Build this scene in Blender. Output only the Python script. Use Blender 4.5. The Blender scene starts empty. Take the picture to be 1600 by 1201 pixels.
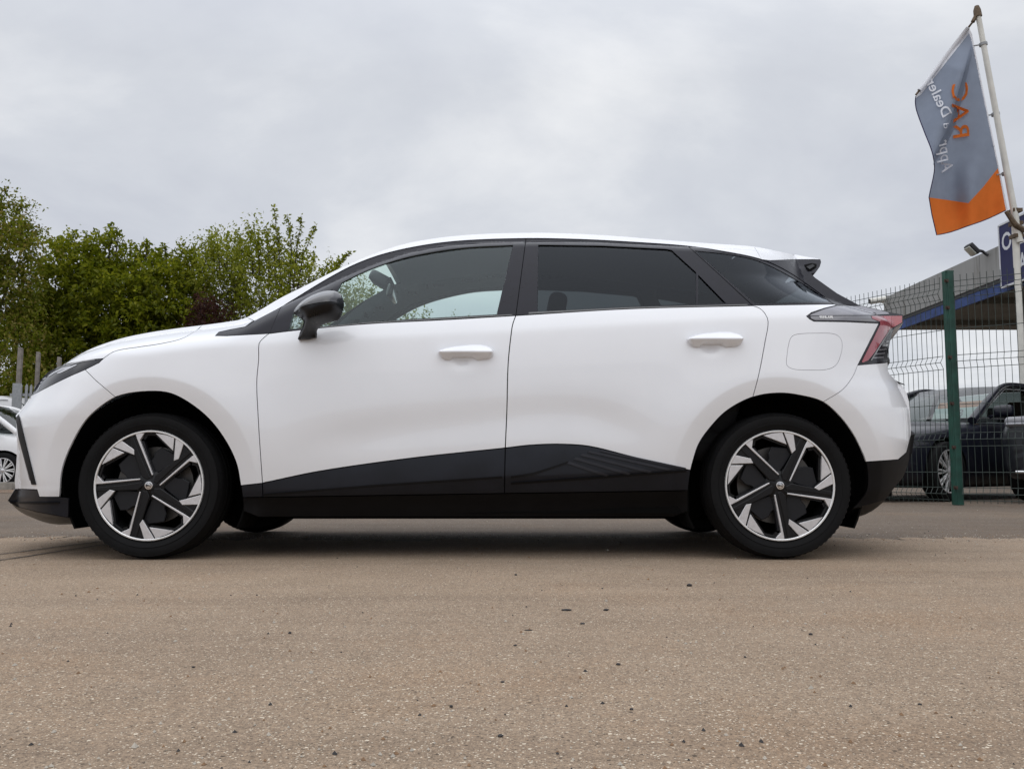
import bpy, bmesh, math, random
import numpy as np
from mathutils import Vector, Matrix
from mathutils.geometry import delaunay_2d_cdt

random.seed(7)
RNG = np.random.default_rng(11)
scene = bpy.context.scene
COL = scene.collection

# ------------------------------------------------------------------ camera
F = 1400.0                      # focal length in photo pixels (1600 wide)
CAMP = np.array([0.0, -4.735, 0.389])
PITCH = math.radians(5.29)
CP, SP = math.cos(PITCH), math.sin(PITCH)
cd = bpy.data.cameras.new("camera")
cd.sensor_fit = 'HORIZONTAL'
cd.sensor_width = 36.0
cd.lens = F / 1600.0 * 36.0
cd.clip_start = 0.05
cd.clip_end = 3000.0
cam = bpy.data.objects.new("camera", cd)
COL.objects.link(cam)
cam.location = CAMP
cam.rotation_euler = (math.pi / 2 + PITCH, 0, 0)
scene.camera = cam

# ------------------------------------------------------------------ sky, sun, exposure
SUN_EL, SUN_AZ = math.radians(70), math.radians(205)   # behind the camera, slightly left
world = bpy.data.worlds.new("World")
scene.world = world
world.use_nodes = True
wn, wl = world.node_tree.nodes, world.node_tree.links
wn.clear()
wout = wn.new('ShaderNodeOutputWorld')
nish = wn.new('ShaderNodeTexSky')
nish.sky_type = 'NISHITA'
nish.sun_disc = False
nish.sun_elevation = SUN_EL
nish.sun_rotation = SUN_AZ
bg_a = wn.new('ShaderNodeBackground'); bg_a.inputs['Strength'].default_value = 0.10
wl.new(nish.outputs[0], bg_a.inputs['Color'])
# overcast cloud deck seen from below: noise on the direction projected to a plane
tc = wn.new('ShaderNodeTexCoord')
sep = wn.new('ShaderNodeSeparateXYZ'); wl.new(tc.outputs['Generated'], sep.inputs[0])
zabs = wn.new('ShaderNodeMath'); zabs.operation = 'ABSOLUTE'; wl.new(sep.outputs[2], zabs.inputs[0])
zp = wn.new('ShaderNodeMath'); zp.operation = 'ADD'; zp.inputs[1].default_value = 0.16
wl.new(zabs.outputs[0], zp.inputs[0])
dx = wn.new('ShaderNodeMath'); dx.operation = 'DIVIDE'; wl.new(sep.outputs[0], dx.inputs[0]); wl.new(zp.outputs[0], dx.inputs[1])
dy = wn.new('ShaderNodeMath'); dy.operation = 'DIVIDE'; wl.new(sep.outputs[1], dy.inputs[0]); wl.new(zp.outputs[0], dy.inputs[1])
comb = wn.new('ShaderNodeCombineXYZ'); wl.new(dx.outputs[0], comb.inputs[0]); wl.new(dy.outputs[0], comb.inputs[1])
n1 = wn.new('ShaderNodeTexNoise'); n1.inputs['Scale'].default_value = 0.75; n1.inputs['Detail'].default_value = 9; n1.inputs['Roughness'].default_value = 0.56
n1.inputs['Distortion'].default_value = 0.35
wl.new(comb.outputs[0], n1.inputs['Vector'])
cr = wn.new('ShaderNodeValToRGB')
cr.color_ramp.elements[0].position = 0.33; cr.color_ramp.elements[0].color = (0.56, 0.585, 0.655, 1)
cr.color_ramp.elements[1].position = 0.66; cr.color_ramp.elements[1].color = (0.93, 0.94, 0.955, 1)
e = cr.color_ramp.elements.new(0.5); e.color = (0.69, 0.715, 0.765, 1)
wl.new(n1.outputs['Fac'], cr.inputs[0])
# overcast deck: brighter towards the zenith (CIE overcast sky)
zen = wn.new('ShaderNodeMapRange'); zen.inputs['From Min'].default_value = 0.40; zen.inputs['From Max'].default_value = 1.0
zen.inputs['To Min'].default_value = 1.0; zen.inputs['To Max'].default_value = 2.0
wl.new(zabs.outputs[0], zen.inputs['Value'])
bg_b = wn.new('ShaderNodeBackground')
wl.new(cr.outputs[0], bg_b.inputs['Color'])
wl.new(zen.outputs[0], bg_b.inputs['Strength'])
mixw = wn.new('ShaderNodeMixShader'); mixw.inputs[0].default_value = 0.94
wl.new(bg_a.outputs[0], mixw.inputs[1]); wl.new(bg_b.outputs[0], mixw.inputs[2])
wl.new(mixw.outputs[0], wout.inputs['Surface'])

sd = bpy.data.lights.new("sun", 'SUN')
sd.energy = 0.85
sd.angle = math.radians(110)
sd.color = (1.0, 0.985, 0.965)
sun = bpy.data.objects.new("sun", sd)
COL.objects.link(sun)
sdir = Vector((math.sin(SUN_AZ) * math.cos(SUN_EL), math.cos(SUN_AZ) * math.cos(SUN_EL), math.sin(SUN_EL)))
sun.rotation_euler = sdir.to_track_quat('Z', 'Y').to_euler()
sun.location = (0, -10, 30)

vs = scene.view_settings
vs.view_transform = 'Standard'
vs.look = 'None'
vs.gamma = 1.0
vs.use_curve_mapping = False
vs.exposure = 0.0
scene.render.engine = 'CYCLES'
scene.cycles.max_bounces = 10
scene.cycles.transparent_max_bounces = 24

# ------------------------------------------------------------------ helpers
def rays(P):
    P = np.asarray(P, float).reshape(-1, 2)
    a = (P[:, 0] - 800.0) / F
    b = (600.0 - P[:, 1]) / F
    return np.stack([a, CP - b * SP, SP + b * CP], 1)

def at_y(px, py, Y):
    d = rays([(px, py)])[0]
    return CAMP + d * ((Y - CAMP[1]) / d[1])

def at_y_arr(P, Y):
    d = rays(P)
    Y = np.broadcast_to(np.asarray(Y, float), (len(d),))
    return CAMP + d * ((Y - CAMP[1]) / d[:, 1])[:, None]

def at_z(px, py, Z):
    d = rays([(px, py)])[0]
    return CAMP + d * ((Z - CAMP[2]) / d[2])

def tag(o, label=None, cat=None, group=None, kind=None):
    if label: o['label'] = label
    if cat: o['category'] = cat
    if group: o['group'] = group
    if kind: o['kind'] = kind
    return o

def empty(name, loc=(0, 0, 0), rz=0.0, parent=None):
    o = bpy.data.objects.new(name, None)
    COL.objects.link(o)
    o.location = loc
    o.rotation_euler = (0, 0, rz)
    o.parent = parent
    o.empty_display_size = 0.2
    return o

class MB:
    def __init__(s):
        s.v, s.f, s.n, s.m = [], [], [], []
    def add(s, verts, faces, normals=None, mi=0):
        o = len(s.v)
        s.v.extend([tuple(map(float, p)) for p in verts])
        if normals is None:
            s.n.extend([(0.0, 0.0, 0.0)] * len(verts))
        else:
            s.n.extend([tuple(map(float, p)) for p in normals])
        for f in faces:
            s.f.append(tuple(int(i) + o for i in f)); s.m.append(mi)
    def mirror(s):
        m = MB()
        m.v = [(a, -b, c) for a, b, c in s.v]
        m.n = [(a, -b, c) for a, b, c in s.n]
        m.f = [tuple(reversed(f)) for f in s.f]
        m.m = list(s.m)
        return m
    def merge(s, o):
        k = len(s.v)
        s.v += o.v; s.n += o.n
        s.f += [tuple(i + k for i in f) for f in o.f]; s.m += o.m
    def box(s, c, size, rot=None, mi=0):
        hx, hy, hz = size[0] / 2, size[1] / 2, size[2] / 2
        vs_ = [Vector((sx * hx, sy * hy, sz * hz)) for sx in (-1, 1) for sy in (-1, 1) for sz in (-1, 1)]
        if rot is not None: vs_ = [rot @ v for v in vs_]
        vs_ = [v + Vector(c) for v in vs_]
        s.add(vs_, [(0, 1, 3, 2), (4, 6, 7, 5), (0, 4, 5, 1), (2, 3, 7, 6), (0, 2, 6, 4), (1, 5, 7, 3)], mi=mi)
    def tube(s, pts, r, n=8, mi=0, caps=True):
        pts = [Vector(p) for p in pts]
        rr = r if hasattr(r, '__len__') else [r] * len(pts)
        vv, ff = [], []
        up = None
        for i, p in enumerate(pts):
            t = (pts[min(i + 1, len(pts) - 1)] - pts[max(i - 1, 0)])
            if t.length < 1e-9: t = Vector((0, 0, 1))
            t.normalize()
            if up is None:
                up = Vector((0, 0, 1)) if abs(t.z) < 0.9 else Vector((1, 0, 0))
            a = t.cross(up)
            if a.length < 1e-6: a = t.cross(Vector((0, 1, 0)))
            a.normalize(); b = t.cross(a).normalized(); up = -b if False else up
            for k in range(n):
                w = 2 * math.pi * k / n
                vv.append(p + (a * math.cos(w) + b * math.sin(w)) * rr[i])
        for i in range(len(pts) - 1):
            for k in range(n):
                k2 = (k + 1) % n
                ff.append((i * n + k, i * n + k2, (i + 1) * n + k2, (i + 1) * n + k))
        if caps:
            ff.append(tuple(range(n)))
            ff.append(tuple(range((len(pts) - 1) * n, len(pts) * n))[::-1])
        s.add(vv, ff, mi=mi)
    def lathe(s, prof, n=64, mi=0, axis='y'):
        # prof: (radius, offset along axis)
        vv, ff = [], []
        for r, h in prof:
            for k in range(n):
                w = 2 * math.pi * k / n
                if axis == 'y': vv.append((r * math.cos(w), h, r * math.sin(w)))
                else: vv.append((r * math.cos(w), r * math.sin(w), h))
        for i in range(len(prof) - 1):
            for k in range(n):
                k2 = (k + 1) % n
                ff.append((i * n + k, i * n + k2, (i + 1) * n + k2, (i + 1) * n + k))
        s.add(vv, ff, mi=mi)
    def prism(s, poly, y0, y1, mi=0, bevel=0.0):
        # poly in (x,z); extruded from y0 (front) to y1 (back), optional front bevel
        n = len(poly)
        P = np.array(poly, float)
        vv, ff = [], []
        if bevel > 0:
            Q = shrink_poly(P, bevel)
            rings = [(Q, y0), (P, y0 + bevel * 0.8), (P, y1)]
        else:
            rings = [(P, y0), (P, y1)]
        for R_, y in rings:
            for p in R_: vv.append((p[0], y, p[1]))
        for i in range(len(rings) - 1):
            for k in range(n):
                k2 = (k + 1) % n
                ff.append((i * n + k, i * n + k2, (i + 1) * n + k2, (i + 1) * n + k))
        ff.append(tuple(range(n))[::-1])
        ff.append(tuple(range((len(rings) - 1) * n, len(rings) * n)))
        s.add(vv, ff, mi=mi)
    def build(s, name, mats, parent=None, smooth=True, angle=None, fixn=False):
        me = bpy.data.meshes.new(name)
        me.from_pydata(s.v, [], s.f)
        if not isinstance(mats, (list, tuple)): mats = [mats]
        for m in mats: me.materials.append(m)
        if any(s.m): me.polygons.foreach_set('material_index', s.m)
        if fixn:
            b = bmesh.new(); b.from_mesh(me)
            bmesh.ops.recalc_face_normals(b, faces=b.faces)
            b.to_mesh(me); b.free()
        me.polygons.foreach_set('use_smooth', [bool(smooth)] * len(me.polygons))
        me.update()
        if angle is not None:
            me.set_sharp_from_angle(angle=math.radians(angle))
        if any(n != (0.0, 0.0, 0.0) for n in s.n):
            me.normals_split_custom_set_from_vertices(s.n)
        o = bpy.data.objects.new(name, me)
        COL.objects.link(o)
        if parent is not None: o.parent = parent
        return o

def copy_tree(o, parent=None):
    c = o.copy(); COL.objects.link(c)
    if parent is not None: c.parent = parent
    for ch in list(o.children): copy_tree(ch, c)
    return c

def poly_area(P):
    x, y = P[:, 0], P[:, 1]
    return 0.5 * np.sum(x * np.roll(y, -1) - np.roll(x, -1) * y)

def shrink_poly(P, d, mask=None):
    P = np.asarray(P, float)
    s = 1.0 if poly_area(P) > 0 else -1.0
    e1 = P - np.roll(P, 1, 0); e2 = np.roll(P, -1, 0) - P
    n1 = np.stack([-e1[:, 1], e1[:, 0]], 1) * s; n2 = np.stack([-e2[:, 1], e2[:, 0]], 1) * s
    n1 /= np.maximum(np.linalg.norm(n1, axis=1), 1e-9)[:, None]; n2 /= np.maximum(np.linalg.norm(n2, axis=1), 1e-9)[:, None]
    n = n1 + n2
    k = 2.0 / np.maximum(np.sum(n * n, axis=1), 0.7)
    off = n * k[:, None] * d
    if mask is not None: off = off * mask[:, None]
    return P + off

def dist_to_poly(Q, P, closed=True):
    Q = np.asarray(Q, float); P = np.asarray(P, float)
    A = P if closed else P[:-1]
    B = np.roll(P, -1, 0) if closed else P[1:]
    best = np.full(len(Q), 1e9)
    for a, b in zip(A, B):
        ab = b - a; L = max(float(ab @ ab), 1e-12)
        t = np.clip(((Q - a) @ ab) / L, 0, 1)
        best = np.minimum(best, np.linalg.norm(Q - a - t[:, None] * ab, axis=1))
    return best

def inside(Q, P):
    Q = np.asarray(Q, float); P = np.asarray(P, float)
    r = np.zeros(len(Q), bool)
    x, y = Q[:, 0], Q[:, 1]
    for (x1, y1), (x2, y2) in zip(P, np.roll(P, -1, 0)):
        c = ((y1 > y) != (y2 > y))
        xi = (x2 - x1) * (y - y1) / ((y2 - y1) if y2 != y1 else 1e-12) + x1
        r ^= c & (x < xi)
    return r

def resample(P, step, closed=True):
    P = [np.asarray(p, float) for p in P]
    out = []
    n = len(P)
    for i in range(n if closed else n - 1):
        a, b = P[i], P[(i + 1) % n]
        k = max(1, int(math.ceil(np.linalg.norm(b - a) / step)))
        for j in range(k): out.append(a + (b - a) * j / k)
    if not closed: out.append(P[-1])
    return np.array(out)

def spl(P, step=4.0):
    """Catmull-Rom through P (open), resampled; P stays on the curve."""
    P = [np.asarray(p, float) for p in P]
    Q = [2 * P[0] - P[1]] + P + [2 * P[-1] - P[-2]]
    out = []
    for i in range(1, len(Q) - 2):
        p0, p1, p2, p3 = Q[i - 1], Q[i], Q[i + 1], Q[i + 2]
        # centripetal-ish: scale tangents by local chord
        d1 = np.linalg.norm(p2 - p1)
        t1 = (p2 - p0) / max(np.linalg.norm(p2 - p0), 1e-9) * d1
        t2 = (p3 - p1) / max(np.linalg.norm(p3 - p1), 1e-9) * d1
        k = max(1, int(d1 / step))
        for j in range(k):
            t = j / k; t_2 = t * t; t_3 = t_2 * t
            out.append((2 * t_3 - 3 * t_2 + 1) * p1 + (t_3 - 2 * t_2 + t) * t1 + (-2 * t_3 + 3 * t_2) * p2 + (t_3 - t_2) * t2)
    out.append(P[-1])
    return [tuple(p) for p in out]

def cdt(outer, grid, holes=()):
    """triangulate a polygon with interior points; returns (pts, tris, loops)"""
    n = len(outer)
    pts = [Vector((p[0], p[1])) for p in outer]
    edges = [(i, (i + 1) % n) for i in range(n)]
    loops = [list(range(n))]
    for h in holes:
        o = len(pts)
        pts += [Vector((p[0], p[1])) for p in h]
        edges += [(o + i, o + (i + 1) % len(h)) for i in range(len(h))]
        loops.append(list(range(o, o + len(h))))
    pts += [Vector((p[0], p[1])) for p in grid]
    vo, eo, fo, ov, oe, of = delaunay_2d_cdt(pts, edges, [], 0, 1e-7)
    V = np.array([(p.x, p.y) for p in vo])
    T = np.array([f for f in fo if len(f) == 3], int)
    c = V[T].mean(1)
    ok = inside(c, outer)
    for h in holes: ok &= ~inside(c, h)
    T = T[ok]
    a = V[T]
    ar = (a[:, 1, 0] - a[:, 0, 0]) * (a[:, 2, 1] - a[:, 0, 1]) - (a[:, 2, 0] - a[:, 0, 0]) * (a[:, 1, 1] - a[:, 0, 1])
    T = T[np.abs(ar) > 1e-12]; ar = ar[np.abs(ar) > 1e-12]
    T[ar < 0] = T[ar < 0][:, ::-1]
    # map loops onto output vertices
    lookup = {}
    for i, src in enumerate(ov):
        for s_ in src: lookup[s_] = i
    loops = [[lookup[i] for i in L if i in lookup] for L in loops]
    return V, T, loops

def text_mesh(s, bold=0.0):
    cu = bpy.data.curves.new('lettering', 'FONT')
    cu.body = s; cu.size = 1.0; cu.resolution_u = 3; cu.offset = bold
    ob = bpy.data.objects.new('lettering', cu)
    COL.objects.link(ob)
    dg = bpy.context.evaluated_depsgraph_get()
    me = bpy.data.meshes.new_from_object(ob.evaluated_get(dg))
    V = np.array([v.co[:2] for v in me.vertices]); Fc = [tuple(p.vertices) for p in me.polygons]
    bpy.data.objects.remove(ob); bpy.data.curves.remove(cu); bpy.data.meshes.remove(me)
    V[:, 0] -= V[:, 0].min()
    return V, Fc

# ------------------------------------------------------------------ materials
def mat(name, col, rough=0.5, metal=0.0, coat=0.0, coat_rough=0.03, noise=0.0, nscale=20.0, bump=0.0, bscale=200.0, spec=0.5, sheen=0.0):
    m = bpy.data.materials.new(name); m.use_nodes = True
    n, l = m.node_tree.nodes, m.node_tree.links
    b = n['Principled BSDF']
    b.inputs['Base Color'].default_value = (*col, 1)
    b.inputs['Roughness'].default_value = rough
    b.inputs['Metallic'].default_value = metal
    b.inputs['Coat Weight'].default_value = coat
    b.inputs['Coat Roughness'].default_value = coat_rough
    b.inputs['Specular IOR Level'].default_value = spec
    t = n.new('ShaderNodeTexCoord')
    if noise > 0:
        x = n.new('ShaderNodeTexNoise'); x.inputs['Scale'].default_value = nscale; x.inputs['Detail'].default_value = 5
        l.new(t.outputs['Object'], x.inputs['Vector'])
        r = n.new('ShaderNodeMapRange'); r.inputs['From Min'].default_value = 0.3; r.inputs['From Max'].default_value = 0.7
        r.inputs['To Min'].default_value = 1 - noise; r.inputs['To Max'].default_value = 1 + noise
        l.new(x.outputs['Fac'], r.inputs['Value'])
        v = n.new('ShaderNodeVectorMath'); v.operation = 'SCALE'; v.inputs[0].default_value = col
        l.new(r.outputs[0], v.inputs['Scale']); l.new(v.outputs[0], b.inputs['Base Color'])
        r2 = n.new('ShaderNodeMapRange'); r2.inputs['To Min'].default_value = max(0.02, rough - 0.08); r2.inputs['To Max'].default_value = min(1, rough + 0.08)
        l.new(x.outputs['Fac'], r2.inputs['Value']); l.new(r2.outputs[0], b.inputs['Roughness'])
    if bump > 0:
        x = n.new('ShaderNodeTexNoise'); x.inputs['Scale'].default_value = bscale; x.inputs['Detail'].default_value = 3
        l.new(t.outputs['Object'], x.inputs['Vector'])
        bp = n.new('ShaderNodeBump'); bp.inputs['Strength'].default_value = bump; bp.inputs['Distance'].default_value = 0.002
        l.new(x.outputs['Fac'], bp.inputs['Height']); l.new(bp.outputs[0], b.inputs['Normal'])
    return m

def glass(name, tint, gloss=(1.0, 1.0, 1.0), ior=1.42):
    m = bpy.data.materials.new(name); m.use_nodes = True
    n, l = m.node_tree.nodes, m.node_tree.links
    n.clear()
    o = n.new('ShaderNodeOutputMaterial')
    tr = n.new('ShaderNodeBsdfTransparent'); tr.inputs[0].default_value = (*tint, 1)
    gl = n.new('ShaderNodeBsdfGlossy'); gl.inputs['Roughness'].default_value = 0.01
    gl.inputs[0].default_value = (*gloss, 1)
    fr = n.new('ShaderNodeFresnel')
    ge = n.new('ShaderNodeNewGeometry')       # a single sheet: same reflectance from both faces
    ii = n.new('ShaderNodeMapRange'); ii.inputs['To Min'].default_value = ior; ii.inputs['To Max'].default_value = 1.0 / ior
    l.new(ge.outputs['Backfacing'], ii.inputs['Value']); l.new(ii.outputs[0], fr.inputs[0])
    mx = n.new('ShaderNodeMixShader')
    l.new(fr.outputs[0], mx.inputs[0]); l.new(tr.outputs[0], mx.inputs[1]); l.new(gl.outputs[0], mx.inputs[2])
    l.new(mx.outputs[0], o.inputs[0])
    return m

M = {}
M['paint'] = mat('white_paint', (0.785, 0.80, 0.835), 0.33, coat=1.0, noise=0.012, nscale=6)
M['gloss'] = mat('gloss_black', (0.012, 0.012, 0.014), 0.30, coat=1.0, noise=0.1)
M['trim'] = mat('satin_black_trim', (0.009, 0.009, 0.015), 0.30, noise=0.15, nscale=30, spec=0.2)
M['plastic'] = mat('black_plastic', (0.008, 0.008, 0.010), 0.45, noise=0.2, nscale=25, bump=0.08, bscale=900, spec=0.35)
M['clad'] = mat('dark_cladding', (0.010, 0.012, 0.018), 0.36, noise=0.2, nscale=8, spec=0.30, bump=0.05, bscale=900)
M['sillm'] = mat('sill_plastic', (0.005, 0.005, 0.006), 0.6, noise=0.2, nscale=12, spec=0.18)
M['void'] = mat('inner_black', (0.004, 0.004, 0.004), 0.9, noise=0.1, spec=0.1)
M['tyre'] = mat('tyre_rubber', (0.006, 0.006, 0.0065), 0.7, noise=0.25, nscale=14, bump=0.15, bscale=500, spec=0.15)
M['alloy'] = mat('machined_alloy', (0.62, 0.61, 0.62), 0.38, metal=0.55, noise=0.06, nscale=60)
M['ring'] = mat('bright_alloy', (0.80, 0.80, 0.80), 0.28, metal=0.6, noise=0.03)
M['spoke'] = mat('dark_alloy', (0.005, 0.005, 0.006), 0.42, noise=0.1, nscale=40, spec=0.28)
M['pocket'] = mat('pocket_alloy', (0.009, 0.0095, 0.012), 0.45, noise=0.1, nscale=40, spec=0.28)
M['steel'] = mat('brake_steel', (0.11, 0.105, 0.10), 0.45, metal=0.7, noise=0.2, nscale=40)
M['chrome'] = mat('chrome', (0.75, 0.75, 0.76), 0.12, metal=1.0, noise=0.02)
M['glassf'] = glass('clear_green_glass', (0.80, 0.89, 0.87), (0.88, 0.97, 1.0), 1.46)
M['glassw'] = glass('windscreen_glass', (0.80, 0.90, 0.86))
M['glassr'] = glass('privacy_glass', (0.22, 0.245, 0.25), (0.86, 0.92, 1.0), 1.29)
M['liner'] = mat('headliner_fabric', (0.31, 0.375, 0.42), 0.9, noise=0.08, nscale=80)
M['ribm'] = mat('rib_plastic', (0.020, 0.021, 0.027), 0.4, noise=0.1, spec=0.3)
M['ptrim'] = mat('pillar_trim', (0.15, 0.17, 0.19), 0.85, noise=0.08, nscale=60)
M['mirrorh'] = mat('mirror_housing', (0.004, 0.004, 0.005), 0.3, noise=0.1, spec=0.3)
M['lens_sheen'] = mat('lens_sky_sheen', (0.20, 0.20, 0.23), 0.15, coat=0.8, noise=0.08)  # paler grey base stands in for sky reflected in the upper facet
M['cabin'] = mat('cabin_plastic', (0.035, 0.036, 0.040), 0.6, noise=0.15)
M['seat'] = mat('seat_fabric', (0.03, 0.03, 0.033), 0.8, noise=0.2, nscale=90)
M['lampd'] = mat('lamp_dark', (0.010, 0.010, 0.016), 0.15, coat=0.15, coat_rough=0.02, noise=0.35, nscale=60, spec=0.25)
M['lampg'] = mat('lamp_smoke', (0.16, 0.16, 0.18), 0.15, coat=1.0, coat_rough=0.02, noise=0.1)
M['lampw'] = mat('lamp_white', (0.42, 0.43, 0.47), 0.25, coat=0.5)
M['lampr'] = mat('lamp_red', (0.25, 0.006, 0.018), 0.2, coat=1.0, noise=0.1, nscale=20)
M['lampp'] = mat('lamp_pale_red', (0.31, 0.040, 0.062), 0.25, coat=1.0, noise=0.12, nscale=25)
M['mirrorc'] = mat('mirror_cap', (0.014, 0.013, 0.017), 0.22, coat=1.0, noise=0.1)
M['white_txt'] = mat('white_print', (0.75, 0.75, 0.76), 0.5, noise=0.02)
M['timber'] = mat('weathered_timber', (0.21, 0.19, 0.17), 0.85, noise=0.3, nscale=9, bump=0.3, bscale=60)
M['galv'] = mat('galvanised_steel', (0.30, 0.31, 0.32), 0.5, metal=0.4, noise=0.15)
M['green'] = mat('green_coated_steel', (0.009, 0.056, 0.040), 0.42, noise=0.35, nscale=9, bump=0.1, bscale=150)
M['wire'] = mat('green_wire', (0.022, 0.036, 0.030), 0.5, noise=0.2, nscale=6)
M['bolt'] = mat('rusty_bolt', (0.07, 0.045, 0.035), 0.6, metal=0.5, noise=0.4, nscale=60)
M['bark'] = mat('bark', (0.060, 0.048, 0.036), 0.9, noise=0.35, nscale=12, bump=0.4, bscale=40)
M['polew'] = mat('white_pole', (0.66, 0.65, 0.60), 0.45, noise=0.10, nscale=7)
M['brass'] = mat('weathered_metal', (0.12, 0.085, 0.055), 0.6, metal=0.5, noise=0.3, nscale=40)
M['stone_d'] = mat('dark_stone', (0.035, 0.033, 0.034), 0.8, noise=0.3, nscale=90)
M['stone_l'] = mat('pale_stone', (0.42, 0.38, 0.32), 0.8, noise=0.2, nscale=90)
M['navy'] = mat('navy_paint', (0.003, 0.004, 0.011), 0.40, spec=0.3, coat=0.45, noise=0.1)
M['dgrey'] = mat('dark_grey_paint', (0.008, 0.010, 0.014), 0.40, spec=0.3, coat=0.45, noise=0.1)
M['wpaint'] = mat('plain_white_paint', (0.74, 0.74, 0.75), 0.4, coat=0.8, noise=0.02)
M['glassb'] = glass('car_glass', (0.50, 0.56, 0.55), ior=1.6)
M['glassd'] = glass('dark_car_glass', (0.16, 0.18, 0.18))
M['orange_card'] = mat('orange_card', (0.75, 0.32, 0.14), 0.6, noise=0.05)
M['pale_card'] = mat('pale_green_card', (0.62, 0.78, 0.72), 0.6, noise=0.04)
M['sign'] = mat('sign_blue', (0.022, 0.024, 0.085), 0.55, noise=0.12, nscale=6, spec=0.2)
M['signw'] = mat('sign_white', (0.60, 0.62, 0.66), 0.5, noise=0.05)
M['bluest'] = mat('blue_stripe', (0.035, 0.065, 0.19), 0.6, noise=0.35, nscale=3, spec=0.2)
M['soffit'] = mat('soffit_metal', (0.13, 0.13, 0.115), 0.7, noise=0.25, nscale=2.5)
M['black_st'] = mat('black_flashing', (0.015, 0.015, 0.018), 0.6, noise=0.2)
M['lens'] = mat('floodlight_lens', (0.42, 0.43, 0.38), 0.2, coat=1.0, noise=0.15, nscale=60)
M['kerbm'] = mat('kerb_concrete', (0.26, 0.24, 0.21), 0.9, noise=0.25, nscale=10, bump=0.3, bscale=80)

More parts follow.
